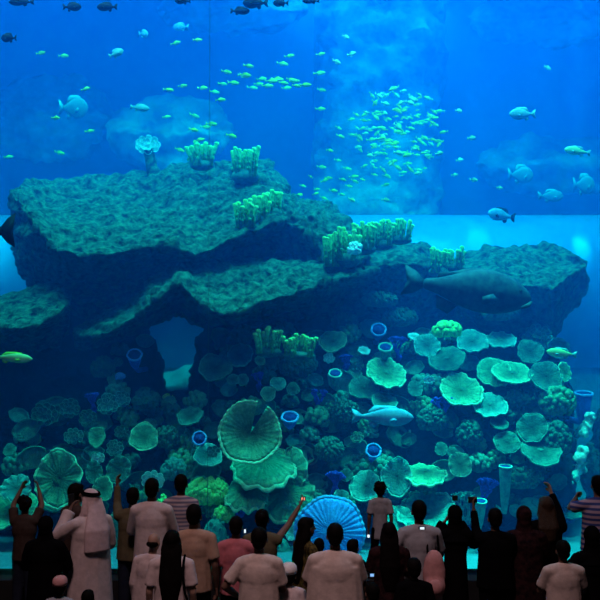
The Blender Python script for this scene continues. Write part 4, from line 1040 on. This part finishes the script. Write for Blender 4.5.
person(25, 497, 1.55, 'slim youth in dark clothes at far left raising both arms to film', armL='high', armR='high', top_m=DBROWN, bot_m=DENIM, hair='curly', sx=.85)
person(52, 517, 1.60, 'woman in black robe and headscarf standing at far left', dx=-.07, outfit='abaya', top_m=BLACK, hair='scarf', hair_m=BLACK, sleeve='long', armL='hold', armR='hold', build=1.1)
person(76, 484, 1.80, 'dark-haired man in brown shirt half hidden behind the man in white robe', rz=-40, top_m=DBROWN, sleeve='long', armL='chest', armR='chest')
_, hd = person(91, 490, 1.84, 'man in white robe and white headscarf with black cord, turned left', rz=42, headyaw=15, outfit='robe', top_m=PINKW, hair='ghutra', hair_m=cloth('scarf_pinkish', (.66, .5, .52)), sleeve='long', armL='face', armR='chest', build=1.2, sx=1.05)
device('phone', hd[-1] + Vector((-.02, .02, .05)), 42, (.075, .012, .14), 'dark phone held up by the man in white robe', None, lens=False)
person(60, 580, 1.15, 'child in pale pink cap at the bottom edge below the black robe', child=True, top_m=GREY, hair='short', cap=(RUCK, False))
person(88, 592, 1.12, 'dark-haired small child at the bottom edge before the white robe', child=True, top_m=BLACK)
_, hd = person(137, 488, 1.72, 'man in olive shirt raising his left hand, behind the tall man', top_m=OLIVE, sleeve='long', armL=((.06, .20, .10), (.07, .25, .34)), bot_m=DENIM, dx=-.05)
person(152, 479, 1.88, 'tall man in pinkish white long-sleeved shirt, tallest head at left', top_m=PINKW, sleeve='long', armR='hold', armL='hold', bot_m=DENIM)
person(181, 475, 1.83, 'man in grey and pink striped shirt standing close to the glass', top_m=STRIPE, armL='hold', armR='down', sx=.9, build=.92)
person(194, 505, 1.78, 'man in tan shirt with short black hair, right of the striped shirt', top_m=TAN, bot_m=BLACK, armL='fold', armR='down', sleeve='short')
person(151, 533, 1.50, 'balding stooped person in pale shirt left of the long-haired woman', rz=-15, top_m=PINKW, hair='bald', lean=6, sleeve='long', build=1.05, skin=SKL, nod=-12, dx=-.03)
rt, _ = person(172, 531, 1.66, 'woman with long black hair in a pale pink T-shirt, shoulder strap on right', top_m=PINKW, hair='long', skin=SKL, build=.98)
s_ = 1.66 / 1.75
b = MB(); b.tube([Vector(p) * s_ for p in [(.135, -.06, 1.475), (.13, -.145, 1.36), (.16, -.16, 1.15), (.21, -.10, .98), (.24, 0, .93), (.20, .12, 1.1), (.15, .12, 1.36), (.13, .03, 1.49), (.135, -.06, 1.475)]], [.013] * 9, 8)
o = b.build('strap', BLACK); r2 = empty('shoulder_bag', rt.location); tag(r2, 'black shoulder bag of the long-haired woman in pale pink', 'bag'); o.parent = r2
b = MB(); b.box((.20, -.13, .72), (.29, .13, .94)); o = b.build('bag_body', BLACK, r2, smooth=False); o.modifiers.new('b', 'BEVEL').width = .03
_, hd = person(236, 517, 1.62, 'person in rose red shirt left of the cream shirt', top_m=RED, armR='hold', sx=.95, build=.98, bot_m=BLACK)
device('phone', P(245, 531, 9.95) , 0, (.03, .012, .05), 'small lit phone beside the head of the person in rose red', 'white', glow=1.2, lens=False)
person(256, 528, 1.72, 'man in cream short-sleeved shirt with black hair at centre left', top_m=CREAM, armL='hip', armR='fold', build=1.08, bot_m=BLACK, dx=.03)
_, hd = person(262, 510, 1.66, 'person with hair tied up stretching the right arm out high to take a picture', hair='bun', top_m=OLIVE, sleeve='none', armR=((.13, .20, .13), (.26, .30, .33)), armL='fold', bot_m=BLACK)
device('camera', hd[1] + Vector((.01, .01, .03)), 0, (.06, .03, .045), 'small camera with red light in the outstretched hand', 'red', glow=1.6)
person(289, 567, 1.30, 'child in white cap and pale pink shirt at the bottom centre', child=True, top_m=PINKW, cap=(WHITE, False), build=1.1, skin=SKL)
person(306, 518, 1.62, 'woman in dark olive print top turned right, dark hair down her back', rz=-62, hair='long', top_m=PRINT, sleeve='long', armL='fold', armR='fold', bot_m=BLACK)
person(319, 540, 1.15, 'small dark-haired child left of the big man, only head showing', child=True, top_m=BLACK)
person(353, 541, 1.22, 'dark-haired child right of the big man, only head showing', child=True, top_m=BLACK, rz=-30)
person(335, 524, 1.76, 'big broad man in pinkish shirt standing at the centre', top_m=CREAM, armL='hold', armR='hold', build=1.28, sx=1.16, bot_m=BLACK, skin=SKIN)
_, hd = person(380, 484, 1.2, 'curly-haired boy in grey shirt standing up on the ledge', on_ledge=True, child=True, hair='curly', top_m=GREY, bot_m=BLACK, sx=.9, build=.85, hem=.72, stance=.35)
device('phone', hd[-1] + Vector((0, -.03, -.03)), 0, (.05, .012, .05), 'small lit phone in the left hand of the boy on the ledge', 'white', glow=1.2, lens=False)
person(389, 523, 1.60, 'woman with long black hair in dark maroon print right of the boy', hair='long', top_m=MAROON, armL='fold', armR='fold', bot_m=BLACK, build=.95)
person(372, 585, 1.20, 'dark small child low at the bottom edge right of the big man', child=True, top_m=MAROON, armR='hold', armL='hold', rz=20, dx=.0)
device('phone', P(372, 575, 9.0), 0, (.06, .012, .035), 'small phone with bluish lit screen low right of the big man', 'blue', glow=1.0, lens=False)
rt, hd = person(419, 501, 1.78, 'man in pale grey shirt with a pink rucksack on his right shoulder', top_m=GREY, sleeve='short', armL='hip', armR='hold', build=1.0, bot_m=BLACK)
r2 = empty('rucksack', rt.location + Vector((.13, -.21, 1.02))); tag(r2, 'bulky pink rucksack on the right shoulder of the man in grey', 'bag')
b = MB(); b.ell((0, 0, .02), (.125, .085, .24)); b.ell((0, -.03, -.10), (.12, .09, .14)); b.ell((0, 0, .12), (.11, .08, .16)); fuse(b, 'pack', RUCK, .015, 4, r2)
b = MB(); b.ell((0, -.09, -.10), (.085, .05, .09)); b.build('pocket', RUCK, r2)
for x in (-.06, .06):
    b = MB(); b.tube([(x, .05, .22), (x, .14, .40), (x, .26, .42), (x, .36, .25), (x, .34, 0)], .012, 8); b.build('strap', BLACK, r2)
device('camera', P(422, 528, 9.62), 0, (.075, .03, .03), 'compact camera glowing white behind the neck of the man in grey', 'white', glow=1.4, lens=False)
person(414, 560, 1.35, 'small person in black with a red trim below the man in grey', child=True, top_m=BLACK, bot_m=BLACK)
_, hd = person(455, 506, 1.66, 'slim woman in black robe holding a camera up over her head', outfit='abaya', top_m=BLACK, hair='scarf', hair_m=BLACK, sleeve='long', armL='face', armR='face', build=.85, sx=.9)
device('camera', P(455, 498, 10.55), 0, (.06, .03, .06), 'camera raised above the headscarf of the slim woman in black', None)
_, hd = person(495, 509, 1.68, 'man all in black raising a camera in his left hand', top_m=BLACK, sleeve='long', armL=((.02, .16, .08), (.03, .22, .30)), armR='hold', bot_m=BLACK, build=1.12)
device('camera', hd[-1] + Vector((.0, .03, .03)), 0, (.10, .04, .07), 'black camera in the raised left hand of the man in black', None)
person(524, 507, 1.68, 'large woman in dark maroon print scarf right of the man in black', hair='scarf', hair_m=MAROON, outfit='abaya', top_m=MAROON, sleeve='long', armL='hold', armR='hold', build=1.12, sx=1.1)
_, hd = person(546, 497, 1.74, 'brown-haired person lifting the right arm high at right', hair='bob', hair_m=HAIRB, top_m=BLACK, sleeve='long', armR=((.0, .14, .16), (-.06, .2, .36)), armL='hold', bot_m=BLACK, skin=SKL)
person(598, 476, 1.84, 'man in blue and pink striped shirt cut by the right edge', top_m=BSTRIPE, armL=((.12, .16, -.06), (.0, .34, .02)), armR='hold', build=1.1, sleeve='short', bot_m=BLACK)
person(592, 527, 1.62, 'dark-clothed person at the right edge before the striped shirt', hair='scarf', hair_m=BLACK, outfit='abaya', top_m=BLACK, sleeve='long', armL='hold', armR='hold')
person(563, 541, 1.52, 'person in pinkish shirt at bottom right, dark cropped hair', top_m=CREAM, armL='hold', armR='hold', sx=1.05, build=1.05, bot_m=BLACK)
